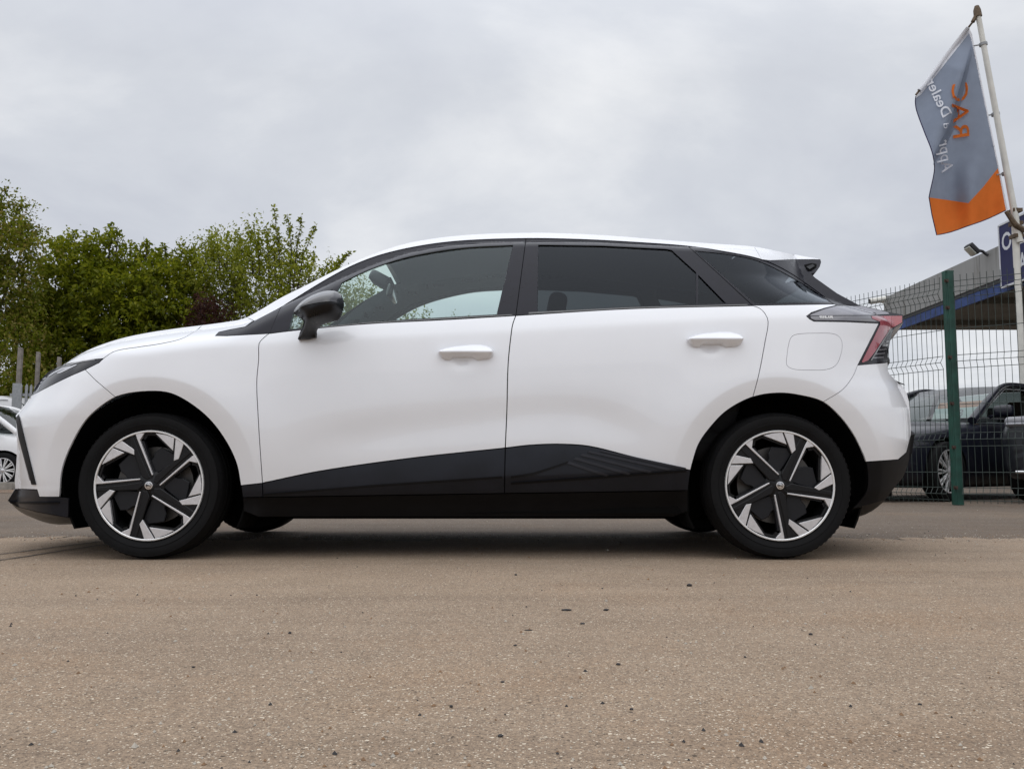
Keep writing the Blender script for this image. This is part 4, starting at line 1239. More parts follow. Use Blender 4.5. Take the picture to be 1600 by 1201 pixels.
mb = MB(); soft_box(mb, (-0.93, 0, 0.80), (0.42, 1.36, 0.22), 0.06); soft_box(mb, (-1.02, 0, 0.70), (0.36, 1.40, 0.20), 0.05)
dash = mb.build('dashboard', M['cabin'], car)
mb = MB(); soft_box(mb, (-0.74, 0.0, 0.955), (0.02, 0.27, 0.15), 0.008, -0.2); mb.build('touch_screen', M['gloss'], dash)
mb = MB()
ring = [Vector((-0.50 + 0.03 * math.sin(a) * 0, 0.37 + 0.18 * math.cos(a), 0.86 + 0.17 * math.sin(a))) for a in np.linspace(0, 2 * math.pi, 33)]
mb.tube([p + Vector((0.35 * (p.z - 0.86), 0, 0)) for p in ring], 0.016, 8, caps=False)
mb.tube([(-0.50, 0.20, 0.86), (-0.52, 0.37, 0.86), (-0.50, 0.54, 0.86)], 0.02, 8); mb.tube([(-0.52, 0.37, 0.86), (-0.85, 0.37, 0.78)], 0.03, 8)
mb.build('steering_wheel', M['cabin'], car)
for sy in (-0.37, 0.37):
    mb = MB(); soft_box(mb, (-0.18, sy, 0.50), (0.52, 0.50, 0.16), 0.06); soft_box(mb, (0.13, sy, 0.82), (0.13, 0.46, 0.62), 0.05, 0.22)
    s_ = mb.build('front_seat', M['seat'], car)
    mb = MB(); soft_box(mb, (0.215, sy, 1.15), (0.09, 0.24, 0.17), 0.035, 0.18); mb.build('headrest', M['seat'], s_)
mb = MB(); soft_box(mb, (0.72, 0, 0.50), (0.50, 1.30, 0.16), 0.06); soft_box(mb, (1.02, 0, 0.80), (0.14, 1.28, 0.58), 0.05, 0.28)
s_ = mb.build('rear_seat', M['seat'], car)
for sy in (-0.42, 0.42):
    mb = MB(); soft_box(mb, (1.12, sy, 1.10), (0.09, 0.26, 0.10), 0.035, 0.2); mb.build('headrest', M['seat'], s_)
mb = MB(); soft_box(mb, (1.45, 0, 0.88), (0.6, 1.25, 0.04), 0.015); mb.build('parcel_shelf', M['cabin'], car)
mb = MB(); soft_box(mb, (-0.64, 0.0, 1.315), (0.035, 0.23, 0.075), 0.016, 0.15); mb.tube([(-0.63, 0, 1.34), (-0.66, 0, 1.40)], 0.012, 8)
mb.build('rear_view_mirror', M['gloss'], car)
mb = MB(); soft_box(mb, (-0.70, 0.0, 1.385), (0.12, 0.16, 0.06), 0.02, 0.5); mb.build('camera_housing', M['cabin'], car)

# ================================================================== trees
def quad_leaves(name, C, D, S, rng, m, parent=None):
    """small folded leaves: centres C, directions D, lengths S -> one mesh"""
    n = len(C)
    D = D / np.maximum(np.linalg.norm(D, axis=1), 1e-6)[:, None]
    r = rng.normal(size=(n, 3))
    side = np.cross(D, r); side /= np.maximum(np.linalg.norm(side, axis=1), 1e-6)[:, None]
    nr = np.cross(D, side)
    L = S[:, None]
    base = C; tip = C + D * L - np.array([0, 0, 0.15]) * L
    mid = C + D * L * 0.45 + nr * L * 0.06
    V = np.stack([base, mid + side * L * 0.24, tip, mid - side * L * 0.24], 1).reshape(-1, 3)
    i = np.arange(n) * 4
    Fq = np.stack([np.stack([i, i + 1, i + 2], 1), np.stack([i, i + 2, i + 3], 1)], 1).reshape(-1, 3)
    me = bpy.data.meshes.new(name)
    me.vertices.add(len(V)); me.vertices.foreach_set('co', V.astype(np.float32).ravel())
    me.loops.add(Fq.size); me.loops.foreach_set('vertex_index', Fq.astype(np.int32).ravel())
    me.polygons.add(len(Fq)); me.polygons.foreach_set('loop_start', (np.arange(len(Fq)) * 3).astype(np.int32))
    me.polygons.foreach_set('loop_total', np.full(len(Fq), 3, np.int32))
    me.materials.append(m); me.update(calc_edges=True); me.validate()
    o = bpy.data.objects.new(name, me); COL.objects.link(o)
    if parent is not None: o.parent = parent
    return o

def tree(name, label, cat, base, blobs, nshoot, leaves, leaf_len, lm, seed, trunk_h, trunk_r, upright=0.5, shoot_len=(0.5, 1.1), group=None, spikes=(), droop=0.0, nlimb=9, spread=0.07):
    """blobs: ellipsoids (dx,dy,z, rx,ry,rz, weight) that the crown fills"""
    rng = np.random.default_rng(seed)
    root = tag(empty(name, base), label, cat, group)
    # trunk and limbs
    mb = MB()
    top = Vector((rng.uniform(-.2, .2), 0, trunk_h))
    mb.tube([(0, 0, -0.05), (rng.uniform(-.06, .06), 0, trunk_h * 0.4), top], [trunk_r * 1.25, trunk_r, trunk_r * 0.75], 9)
    B = np.array(blobs, float); wts = B[:, 6] / B[:, 6].sum()
    tips = []
    for k in range(nlimb):
        b = B[rng.choice(len(B), p=wts)]
        e_ = Vector((b[0] + rng.uniform(-.5, .5) * b[3], b[1] + rng.uniform(-.5, .5) * b[4], b[2] + rng.uniform(-.2, .7) * b[5]))
        s_ = top * rng.uniform(0.55, 1.0)
        m1 = s_.lerp(e_, 0.45) + Vector((0, 0, 0.25 + rng.uniform(0, .4)))
        r0 = trunk_r * rng.uniform(0.3, 0.5)
        mb.tube([s_, m1, e_], [r0, r0 * 0.6, r0 * 0.25], 6)
        for j in range(5):
            t = rng.uniform(0.4, 1.0)
            p = m1.lerp(e_, t)
            q = p + Vector((rng.uniform(-.7, .7), rng.uniform(-.7, .7), rng.uniform(.2, .9)))
            mb.tube([p, p.lerp(q, .5) + Vector((0, 0, .05)), q], [r0 * .28, r0 * .18, 0.006], 5)
    # leafy shoots
    C, D, S = [], [], []
    which = rng.choice(len(B), size=nshoot, p=wts)
    for k in range(nshoot):
        b = B[which[k]]
        u = rng.normal(size=3); u /= np.linalg.norm(u)
        rad = rng.uniform(0.25, 1.0) ** 0.45
        p = np.array([b[0], b[1], b[2]]) + u * rad * np.array([b[3], b[4], b[5]])
        if p[2] < 0.06: continue
        d = u * (1 - upright) + np.array([0, 0, upright]) + rng.normal(size=3) * 0.22
        d /= np.linalg.norm(d)
        L = rng.uniform(*shoot_len)
        n = int(leaves * L * rng.uniform(0.7, 1.3))
        t = np.linspace(0.02, 1, n)
        pos = p + d * (t * L)[:, None] + np.array([0, 0, -1]) * (droop * (t * L) ** 2)[:, None] + rng.normal(size=(n, 3)) * 0.055
        C.append(pos)
        D.append(d * 0.45 + rng.normal(size=(n, 3)) * 0.75 + np.array([0, 0, -0.2]))
        S.append(leaf_len * rng.uniform(0.6, 1.25, n) * (1.1 - 0.35 * t))
    # long upright shoots standing out of the crown, with visible twigs
    for (sx, sy, sz, ex, ey, ez, dens) in spikes:
        a = Vector((sx, sy, sz)); e_ = Vector((ex, ey, ez)); Ls = (e_ - a).length
        mid = a.lerp(e_, .5) + Vector((rng.uniform(-.12, .12), 0, 0.05))
        mb.tube([a, mid, e_], [0.028, 0.016, 0.005], 5)
        n = int(dens * Ls)
        t = rng.uniform(0.03, 1, n)
        t = np.round(t * Ls / 0.13) * 0.13 / Ls + rng.normal(size=n) * 0.012      # leaves sit in tufts along the shoot
        t = np.clip(t, 0, 1.02)
        av, mv, ev = np.array(a), np.array(mid), np.array(e_)
        pos = ((1 - t) ** 2)[:, None] * av + (2 * t * (1 - t))[:, None] * (2 * mv - 0.5 * (av + ev)) + (t ** 2)[:, None] * ev
        pos = pos + rng.normal(size=(n, 3)) * (spread * (1.2 - t))[:, None]
        C.append(pos); D.append(rng.normal(size=(n, 3)) + np.array([0, 0, 0.35])); S.append(leaf_len * rng.uniform(0.6, 1.2, n))
    mb.build('trunk', M['bark'], root, angle=60)
    C, D, S = np.concatenate(C), np.concatenate(D), np.concatenate(S)
    quad_leaves('crown', C, D, S, rng, lm, root)
    return root

def gx(px, Y, py=640): return float(at_y(px, py, Y)[0])
def gz_(px, py, Y): return float(at_y(px, py, Y)[2])
TY = 21.0          # the row of trees stands about 26 m from the camera
def blob(cx, cy, px, py, Y, rpx, rpy, ry, w):
    c = at_y(px, py, Y); s = (Y - CAMP[1]) / F
    return (c[0] - cx, Y - cy, c[2], rpx * s, ry, rpy * s, w)
def spike(cx, cy, x0, y0, x1, y1, Y, dens=70):
    a = at_y(x0, y0, Y); b = at_y(x1, y1, Y)
    return (a[0] - cx, Y - cy, a[2], b[0] - cx, Y - cy, b[2], dens)

# dense dark tree mass in the middle
bx = gx(185, TY)
tree('broadleaf_tree', 'wide dark green leafy tree behind the white car bonnet', 'tree', (bx, TY, 0),
     [blob(bx, TY, 112, 462, TY, 56, 58, 1.1, 1.1), blob(bx, TY, 185, 478, TY, 78, 62, 1.3, 1.5), blob(bx, TY, 258, 486, TY, 60, 60, 1.2, 1.2), blob(bx, TY, 150, 540, TY, 110, 75, 1.4, 1.9), blob(bx, TY, 270, 540, TY, 80, 65, 1.4, 1.3),
      blob(bx, TY, 112, 412, TY, 30, 26, .6, .26), blob(bx, TY, 172, 404, TY, 20, 30, .5, .2), blob(bx, TY, 226, 422, TY, 24, 24, .6, .22), blob(bx, TY, 278, 432, TY, 22, 26, .6, .2), blob(bx, TY, 145, 425, TY, 22, 22, .5, .15), blob(bx, TY, 88, 530, TY, 40, 70, 1.2, .9), blob(bx, TY, 250, 590, TY, 120, 60, 1.2, 1.3)],
     2000, 42, 0.165, M['leaf_mid'], 3, 2.3, 0.13, upright=0.35, shoot_len=(0.4, 0.9), group='trees behind the yard',
     spikes=[spike(bx, TY, 120, 410, 116, 360, TY, 110), spike(bx, TY, 95, 420, 86, 372, TY, 100), spike(bx, TY, 170, 405, 172, 352, TY, 120), spike(bx, TY, 180, 400, 182, 358, TY, 100), spike(bx, TY, 225, 415, 228, 378, TY, 110), spike(bx, TY, 262, 425, 258, 386, TY, 100), spike(bx, TY, 282, 420, 288, 384, TY, 100), spike(bx, TY, 150, 410, 156, 372, TY, 90)], droop=0.35, spread=.15)
# lighter spring-green tree with long upright shoots
bx = gx(430, TY + .6)
Y2 = TY + .6
tree('broadleaf_tree', 'light green tree with long upright shoots against the sky', 'tree', (bx, Y2, 0),
     [blob(bx, Y2, 335, 455, Y2, 40, 58, 1.0, .9), blob(bx, Y2, 400, 455, Y2, 48, 62, 1.1, 1.1), blob(bx, Y2, 460, 455, Y2, 40, 50, 1.0, .6), blob(bx, Y2, 390, 520, Y2, 110, 60, 1.2, 1.6), blob(bx, Y2, 520, 480, Y2, 60, 40, .9, .45), blob(bx, Y2, 350, 405, Y2, 28, 26, .6, .28), blob(bx, Y2, 408, 402, Y2, 30, 26, .6, .26), blob(bx, Y2, 570, 500, Y2, 45, 40, .9, .35)],
     680, 34, 0.135, M['leaf_pale'], 5, 2.2, 0.11, upright=0.62, shoot_len=(0.5, 1.1), group='trees behind the yard',
     spikes=[spike(bx, Y2, 440, 450, 428, 324, Y2), spike(bx, Y2, 452, 450, 449, 336, Y2), spike(bx, Y2, 458, 450, 472, 338, Y2), spike(bx, Y2, 465, 450, 494, 352, Y2), spike(bx, Y2, 420, 440, 415, 352, Y2), spike(bx, Y2, 395, 430, 388, 356, Y2), spike(bx, Y2, 375, 430, 370, 362, Y2), spike(bx, Y2, 355, 425, 355, 362, Y2), spike(bx, Y2, 335, 430, 328, 370, Y2), spike(bx, Y2, 315, 440, 304, 384, Y2), spike(bx, Y2, 345, 430, 340, 378, Y2),
             spike(bx, Y2, 480, 460, 492, 400, Y2, 80), spike(bx, Y2, 470, 460, 520, 405, Y2, 60), spike(bx, Y2, 490, 455, 545, 396, Y2, 100), spike(bx, Y2, 500, 450, 550, 392, Y2, 110), spike(bx, Y2, 500, 450, 530, 412, Y2, 80), spike(bx, Y2, 430, 440, 438, 370, Y2, 60), spike(bx, Y2, 405, 430, 402, 372, Y2, 80)], nlimb=16)
# olive tree at the left edge of the picture
bx = gx(-40, TY - 2.5); Y3 = TY - 2.5
tree('broadleaf_tree', 'olive green tree with brownish tips at the left edge of the picture', 'tree', (bx, Y3, 0),
     [blob(bx, Y3, -38, 372, Y3, 66, 56, 1.3, 1.2), blob(bx, Y3, 0, 345, Y3, 22, 30, .8, .35), blob(bx, Y3, 18, 386, Y3, 24, 24, .8, .32), blob(bx, Y3, -30, 455, Y3, 66, 60, 1.4, 1.2), blob(bx, Y3, -40, 540, Y3, 95, 70, 1.4, 1.3), blob(bx, Y3, 8, 455, Y3, 24, 40, .9, .26), blob(bx, Y3, 30, 560, Y3, 40, 50, .9, .5)],
     1150, 32, 0.120, M['leaf_olive'], 8, 2.6, 0.14, upright=0.25, shoot_len=(0.4, 0.9), group='trees behind the yard', droop=0.25,
     spikes=[spike(bx, Y3, 20, 345, 44, 318, Y3, 90), spike(bx, Y3, 0, 330, 12, 296, Y3, 100), spike(bx, Y3, 30, 385, 66, 380, Y3, 80), spike(bx, Y3, 30, 370, 48, 350, Y3, 80), spike(bx, Y3, 35, 420, 62, 440, Y3, 60)])
# undergrowth behind the posts and a maroon shrub
bx = gx(40, TY + 1.5)
tag(tree('shrub', 'dark green undergrowth shrub behind the timber posts', 'shrub', (bx, TY + 1.5, 0),
     [blob(bx, TY + 1.5, 20, 570, TY + 1.5, 70, 75, 1.0, 1.0), blob(bx, TY + 1.5, 110, 590, TY + 1.5, 80, 70, 1.0, 1.0), blob(bx, TY + 1.5, 40, 650, TY + 1.5, 120, 50, 1.0, 1.0), blob(bx, TY + 1.5, 240, 590, TY + 1.5, 120, 80, .9, 1.3), blob(bx, TY + 1.5, 60, 705, TY + 1.5, 220, 42, .9, 1.2), blob(bx, TY + 1.5, 400, 700, TY + 1.5, 220, 48, .9, 1.2)],
     2000, 40, 0.13, M['leaf_mid'], 12, 1.0, 0.06, upright=0.3, shoot_len=(0.4, 0.8), droop=0.3), None)
bx = gx(325, TY - 1.0)
tree('shrub', 'small maroon leaved shrub just above the white car bonnet', 'shrub', (bx, TY - 1.0, 0),
     [blob(bx, TY - 1, 328, 498, TY - 1, 24, 20, .6, 1), blob(bx, TY - 1, 325, 560, TY - 1, 50, 60, .7, 1.2)],
     260, 36, 0.11, M['leaf_red'], 15, 1.4, 0.06, upright=0.35, shoot_len=(0.3, 0.6))
bx = gx(640, TY + 2)
tree('broadleaf_tree', 'low sparse green tree seen through the front side window', 'tree', (bx, TY + 2, 0),
     [blob(bx, TY + 2, 600, 540, TY + 2, 60, 50, 1, 1), blob(bx, TY + 2, 690, 570, TY + 2, 70, 45, 1, 1), blob(bx, TY + 2, 780, 590, TY + 2, 60, 40, 1, .8)],
     260, 30, 0.12, M['leaf_pale'], 21, 1.6, 0.08, upright=0.55, group='trees behind the yard',
     spikes=[spike(bx, TY + 2, 635, 530, 632, 478, TY + 2, 60), spike(bx, TY + 2, 640, 520, 650, 488, TY + 2, 50), spike(bx, TY + 2, 660, 530, 662, 494, TY + 2, 60)])

# ================================================================== posts and palisade behind the white van (left)
def post_at(px, ytop, wpx, Y, lean, label, ybot=735):
    a = at_y(px, ytop, Y); s = (Y - CAMP[1]) / F
    o = empty('timber_post', (a[0], Y, 0))
    mb = MB(); h = a[2]
    w = wpx * s
    n = 7
    for k in range(n):
        pass
    mb.prism([(-w / 2, 0), (w / 2, 0), (w / 2 + lean, h - .03), (w * 0.1 + lean, h - .005), (-w / 2 + lean, h)], -w / 2, w / 2, bevel=0.006)
    p = mb.build('post', M['timber'], o, smooth=False)
    tag(o, label, 'post', 'timber posts by the trees')
    return o
PY = 15.5
post_at(31, 542, 6, PY, 0.02, 'tallest grey timber post at the left, nearest the picture edge')
post_at(59.5, 549, 5, PY + .5, 0.01, 'middle grey timber post of three with a pale broken top')
post_at(93, 557, 5, PY + 1.0, 0.0, 'short grey timber post just in front of the headlight')
# palisade: pales and rails
pal = tag(empty('palisade_fence', (gx(38, PY - .4), PY - .4, 0)), 'short grey palisade fence with a sheet panel at its left end', 'fence')
s = (PY - .4 - CAMP[1]) / F
for k, (px, yt, w) in enumerate(((33, 598, 4), (42, 599, 4), (49, 600, 3.5), (56, 602, 3.5), (63, 603, 3.5))):
    a = at_y(px, yt, PY - .4)
    mb = MB(); ww = w * s / 2; x = a[0] - pal.location.x
    mb.prism([(x - ww, 0.05), (x + ww, 0.05), (x + ww, a[2] - .05), (x, a[2]), (x - ww, a[2] - .05)], -0.01, 0.012)
    mb.build('pale', M['galv'], pal, smooth=False)
for yt in (616, 690):
    a = at_y(50, yt, PY - .4); mb = MB(); mb.box((a[0] - pal.location.x, 0.04, a[2]), (1.0, 0.05, 0.06)); mb.build('rail', M['galv'], pal, smooth=False)
a = at_y(25.5, 598, PY - .4); mb = MB(); mb.box((a[0] - pal.location.x, 0.02, a[2] / 2), (11 * s, 0.05, a[2])); mb.build('sheet_panel', M['galv'], pal, smooth=False)

# ================================================================== background cars
def ring_pts(hw, zb, zt, crown, shoulder=0.94):
    h = zt - zb
    half = [(0, zb), (hw * .80, zb), (hw * .93, zb + .03), (hw * .985, zb + .22 * h), (hw, zb + .50 * h), (hw * .99, zb + .72 * h), (hw * shoulder, zb + .92 * h), (hw * .84, zt), (hw * .45, zt + crown * .75), (0, zt + crown)]
    return half + [(-y, z) for y, z in half[-2:0:-1]]
def bg_wheel(root, x, y, r, rim, sgn, nsp=10):
    w = MB()
    w.lathe([(rim * .96, 0.0), (rim * .9, 0.03), (rim * .9, 0.15), (0.02, 0.15)], 40)
    wh = w.build('wheel', M['void'], root)
    t = MB(); t.lathe([(rim, 0.01), (rim + .01, -0.012), (r - .03, -0.016), (r - .006, 0.0), (r, 0.03), (r, .17), (r - .03, .2), (rim, .2)], 48); t.build('tyre', M['tyre'], wh, fixn=True, angle=40)
    m_ = MB(); m_.lathe([(rim * .93, 0.004), (rim * .96, -0.006), (rim, -0.004), (rim, .01)], 48)
    m_.build('rim', M['alloy'], wh, fixn=True, angle=40)
    for k in range(nsp):
        a = 2 * math.pi * k / nsp
        for da in ((-.06, .06) if nsp <= 10 else (0,)):
            p = rot2([(rim * .16, -.008), (rim * .95, -.011 + da * .25), (rim * .95, .011 + da * .25), (rim * .16, .008)], a + da * 0.6)
            if da == (-.06 if nsp <= 10 else 0) or True:
                m_ = MB(); m_.prism(p, -0.004, 0.018, bevel=0.002); m_.build('spoke', M['ring'], wh, smooth=False)
    m_ = MB(); m_.lathe([(0, -0.006), (rim * .16, -0.004), (rim * .2, .01)], 24); m_.build('hub_cap', M['alloy'], wh)
    wh.location = (x, y, r)
    wh.rotation_euler = (0, 0, 0 if sgn < 0 else math.pi)
    return wh

def bg_car(name, label, cat, loc, heading, body_st, gh, axles, r, rim, paint, W, group=None, chrome=False, card=False, belt_line=True, lamp=None, grille=True):
    """local axes: x forward, y to its left, z up, origin on the ground at mid length. body_st: (x, halfwidth, zb, zt, crown)"""
    root = tag(empty(name, loc, heading), label, cat, group)
    mb = MB(); n = None; vv = []
    for (x, hw, zb, zt, cr_) in body_st:
        R = ring_pts(hw, zb, zt, cr_); n = len(R)
        vv += [(x, y, z) for y, z in R]
    ff = []
    for i in range(len(body_st) - 1):
        for k in range(n):
            k2 = (k + 1) % n; ff.append((i * n + k, i * n + k2, (i + 1) * n + k2, (i + 1) * n + k))
    ff.append(tuple(range(n))); ff.append(tuple(range((len(body_st) - 1) * n, len(body_st) * n))[::-1])
    mb.add(vv, ff)
    body = mb.build('body', paint, root, fixn=True)
    ss = body.modifiers.new('subdivision', 'SUBSURF'); ss.levels = 2; ss.render_levels = 2
    cutters = []
    for ax in axles:
        c = MB(); c.lathe([(0.0, -W), (r + .045, -W), (r + .045, -W / 2 + .30), (0, -W / 2 + .30)], 40); c.lathe([(0.0, W), (r + .045, W), (r + .045, W / 2 - .30), (0, W / 2 - .30)], 40)
        co = c.build('arch_cut', M['void'], None, fixn=True, smooth=False); co.location = (ax, 0, r); cutters.append(co)
        co.parent = root
    dg0 = bpy.context.view_layer; dg0.update()
    for co in cutters:
        b_ = body.modifiers.new('arch', 'BOOLEAN'); b_.operation = 'DIFFERENCE'; b_.object = co; b_.solver = 'EXACT'
    dg = bpy.context.evaluated_depsgraph_get()
    nm = bpy.data.meshes.new_from_object(body.evaluated_get(dg))
    body.modifiers.clear(); old = body.data; body.data = nm
    if len(nm.materials) < 2: nm.materials.append(M['void'])
    for p in nm.polygons:
        c = p.center
        for ax in axles:
            q = math.hypot(c[0] - ax, c[2] - r)
            if q < r + .047 and abs(c[1]) > W / 2 - .34 and (abs(q - (r + .045)) < .004 or abs(abs(c[1]) - (W / 2 - .30)) < .01): p.material_index = 1
    nm.set_sharp_from_angle(angle=math.radians(35))
    for co in cutters:
        me_ = co.data; bpy.data.objects.remove(co); bpy.data.meshes.remove(me_)
    # greenhouse
    (xa0, xa1, xc1, xc0, yb, yt, zb_, zr, zbr) = gh    # windscreen base/top, rear top/base; half widths; belt and roof heights
    A0, A1, C1, C0 = (xa0, yb, zb_), (xa1, yt, zr), (xc1, yt, zr - .02), (xc0, yb * .96, zbr)
    mir = lambda p: (p[0], -p[1], p[2])
    def patch(a, b, c, d, bul, nn=9):
        # bilinear patch a-b / d-c with an outward bulge along bul
        a, b, c, d, bul = map(Vector, (a, b, c, d, bul))
        V = []; Fq = []
        for i in range(nn):
            for j in range(nn):
                u, v = i / (nn - 1), j / (nn - 1)
                p = (a * (1 - u) + b * u) * (1 - v) + (d * (1 - u) + c * u) * v
                V.append(p + bul * (1 - (2 * u - 1) ** 2) * (0.4 + 0.6 * (1 - (2 * v - 1) ** 2)))
        for i in range(nn - 1):
            for j in range(nn - 1):
                k = i * nn + j; Fq.append((k, k + nn, k + nn + 1, k + 1))
        return V, Fq
    mb = MB(); mb.add(*patch(A0, mir(A0), mir(A1), A1, (.10, 0, .05))); mb.build('windscreen', M['glassb'], root, fixn=False)
    mb = MB(); mb.add(*patch(C1, mir(C1), mir(C0), C0, (-.08, 0, .04))); mb.build('rear_window', M['glassb'], root)
    mb = MB(); mb.add(*patch(A1, mir(A1), mir(C1), C1, (0, 0, .055))); mb.build('roof', paint, root)
    xb = (xa1 + xc1) / 2 - 0.05
    for sg in (1, -1):
        f = (lambda p: p) if sg > 0 else mir
        q = [A0, A1, C1, C0]
        mb = MB(); Bm0 = (xb, yb, zb_ + .01); Bm1 = (xb, yt, zr)
        mb.add(*patch(f(A0), f(A1), f(Bm1), f(Bm0), (0, sg * .02, 0))); mb.build('front_side_window', M['glassd'], root)
        mb = MB(); mb.add(*patch(f(Bm0), f(Bm1), f(C1), f(C0), (0, sg * .02, 0))); mb.build('rear_side_window', M['glassd'], root)
        mb = MB()
        rp = [f((xa0 + .14, yb * 1.0, zb_ - .03)), f(((xa0 + xa1) / 2 + .02, (yb + yt) / 2 + .02, (zb_ + zr) / 2 + .055)), f((A1[0] - .05, yt + .01, zr + .005)), f(((A1[0] + C1[0]) / 2, yt + .018, zr + .03)), f((C1[0] + .05, yt + .01, zr - .01)), f(((C0[0] + C1[0]) / 2, (yb + yt) / 2 + .01, (zbr + zr) / 2 + .05)), f((C0[0] - .1, C0[1], C0[2] - .03))]
        rs_ = spl(rp, .07); tt_ = np.linspace(0, 6, len(rs_))
        mb.tube(rs_, list(np.interp(tt_, range(7), [.055, .048, .042, .038, .046, .06, .08])), 8)
        mb.build('roof_rail', paint, root, angle=60)
        mb = MB(); mb.tube([f(Bm0), f(Bm1)], .035, 6); mb.build('pillar', M['trim'], root)
        if chrome:
            mb = MB(); off = Vector((0, sg * .028, 0))
            pts = [Vector(f((xa0 + .02, yb + .015, zb_ + .02))), Vector(f(((xa0 + xa1) / 2, (yb + yt) / 2 + .03, (zb_ + zr) / 2))), Vector(f((xa1, yt + .045, zr - .035))), Vector(f((xb, yt + .05, zr - .03))), Vector(f((xc1, yt + .045, zr - .05)))]
            mb.tube(pts, .009, 6); mb.tube([f((xa0 + .02, yb + .035, zb_ + .01)), f((xb, yb + .045, zb_ + .02)), f((xc0 + .4, yb + .02, zbr))], .011, 6)
            mb.build('chrome_trim', M['chrome'], root)
        # door mirror
        mb = MB(); soft_box(mb, f((xa0 - .22, yb + .20, zb_ + .09)), (.13, .24, .15), .05); mb.tube([f((xa0 - .20, yb + .02, zb_ + .02)), f((xa0 - .21, yb + .14, zb_ + .05))], .022, 6)
        mb.build('door_mirror', paint, root, angle=60)
        # headlight: a faired lens on the corner of the nose
        x0, hw0 = body_st[0][0], body_st[0][1]
        zl_ = lamp or (body_st[0][3] + .02)
        mb = MB(); soft_box(mb, f((x0 - .17, hw0 * .90, zl_)), (.34, .30, .12), .045, -0.25)
        h_ = mb.build('headlight', M['lampg'], root, angle=60)
        mb = MB(); soft_box(mb, f((x0 - .045, hw0 * .93, zl_ + .0)), (.10, .20, .022), .008, -0.25); mb.build('light_strip', M['lampw'], h_)
        for ax in axles: bg_wheel(root, ax, sg * (W / 2 - .005), r, rim, -1 if sg < 0 else 1)
    if grille:
        x0, hw0, zb0, zt0 = body_st[0][:4]
        mb = MB(); soft_box(mb, (x0 + .012, 0, zb0 + (zt0 - zb0) * .45), (.06, hw0 * 1.1, (zt0 - zb0) * .6), .02); mb.build('grille', M['gloss'], root)
        mb = MB(); soft_box(mb, (x0 + .01, 0, zb0 - .02), (.12, hw0 * 1.85, .035), .015); mb.build('bumper_trim', M['chrome'], root)
    mb = MB()
    for sx in (xa1 - .75, xa1 - 1.65):
        for sy in (-.38, .38):
            soft_box(mb, (sx, sy, zb_ - .12), (.14, .48, .55), .05, -.2); soft_box(mb, (sx - .07, sy, zb_ + .22), (.09, .24, .16), .03, -.2)
    soft_box(mb, (xa0 - .25, 0, zb_ - .08), (.5, 1.35, .16), .05)
    mb.build('seats', M['seat'], root)
    return root

SAL = [(2.46, .50, .30, .66, .02), (2.40, .66, .26, .71, .03), (2.20, .80, .20, .77, .045), (1.75, .90, .14, .85, .06), (1.0, .93, .14, .93, .06), (0.2, .935, .14, .965, .02), (-.8, .935, .14, .98, .0), (-1.6, .92, .20, 1.0, .02), (-2.1, .86, .25, 1.0, .03), (-2.38, .76, .34, .94, .03), (-2.46, .62, .42, .84, .02)]
hd = math.atan2(-.56, -.83)
fw = Vector((math.cos(hd), math.sin(hd), 0)); lf = Vector((-math.sin(hd), math.cos(hd), 0))
wp = at_y(1481, 738, 5.75); wp = Vector((wp[0], wp[1], 0))
sal_loc = wp - fw * 1.48 - lf * .90
sal = bg_car('saloon_car', 'dark navy saloon car behind the wire fence with a price card in its windscreen', 'car', sal_loc, hd, SAL,
             (.58, -.38, -1.40, -2.10, .80, .60, .99, 1.45, 1.01), (1.48, -1.50), .345, .255, M['navy'], 1.86, group='cars parked in the yard', chrome=True)
mb = MB(); soft_box(mb, (.12, .26, 1.10), (.012, .62, .16), .004, -.5); cardo = mb.build('price_card', M['pale_card'], sal)
mb = MB(); soft_box(mb, (.0, .26, 1.21), (.012, .62, .10), .004, -.5); mb.build('card_header', M['orange_card'], cardo)
V, Fc = text_mesh('118', 0.02)
mb = MB()
nt = Vector((math.cos(.5), 0, math.sin(.5))); ut = Vector((-math.sin(.5), 0, math.cos(.5)))
for sc in (0.15,):
    pts = [Vector((.12, .26, 1.10)) + nt * .0085 + Vector((0, 1, 0)) * ((x - V[:, 0].max() / 2) * sc) + ut * ((y - .36) * sc) for x, y in V]
    mb.add(pts, Fc)
mb.build('card_digits', M['galv'], cardo, smooth=False)
SUV = [(2.25, .60, .36, .84, .02), (2.19, .74, .28, .90, .03), (2.0, .86, .23, .96, .05), (1.5, .92, .22, 1.02, .06), (.9, .93, .22, 1.07, .05), (0.0, .935, .22, 1.10, .0), (-1.2, .93, .22, 1.12, .0), (-1.9, .89, .26, 1.14, .0), (-2.18, .80, .34, 1.10, .0), (-2.25, .70, .42, 1.0, .0)]
nose_c = Vector((5.62, -4.735 + 9.75, 0))
bg_car('suv_car', 'dark grey car nose poking in at the right edge behind the fence', 'car', Vector((5.86, -4.735 + 9.42, 0)) - fw * 2.25, hd, SUV,
       (.95, .25, -1.7, -2.1, .80, .60, 1.10, 1.62, 1.12), (1.40, -1.28), .35, .25, M['dgrey'], 1.86, group='cars parked in the yard', chrome=False)
bg_car('suv_car', 'white car with silver spoked wheel showing beside the white bumper at left', 'car', (gx(5, 12.3, 730) - 1.42, 13.2, 0), 0.0, SUV,
       (1.45, .70, -1.6, -2.1, .80, .62, 1.08, 1.60, 1.12), (1.42, -1.28), .335, .235, M['wpaint'], 1.86, group='cars parked in the yard')
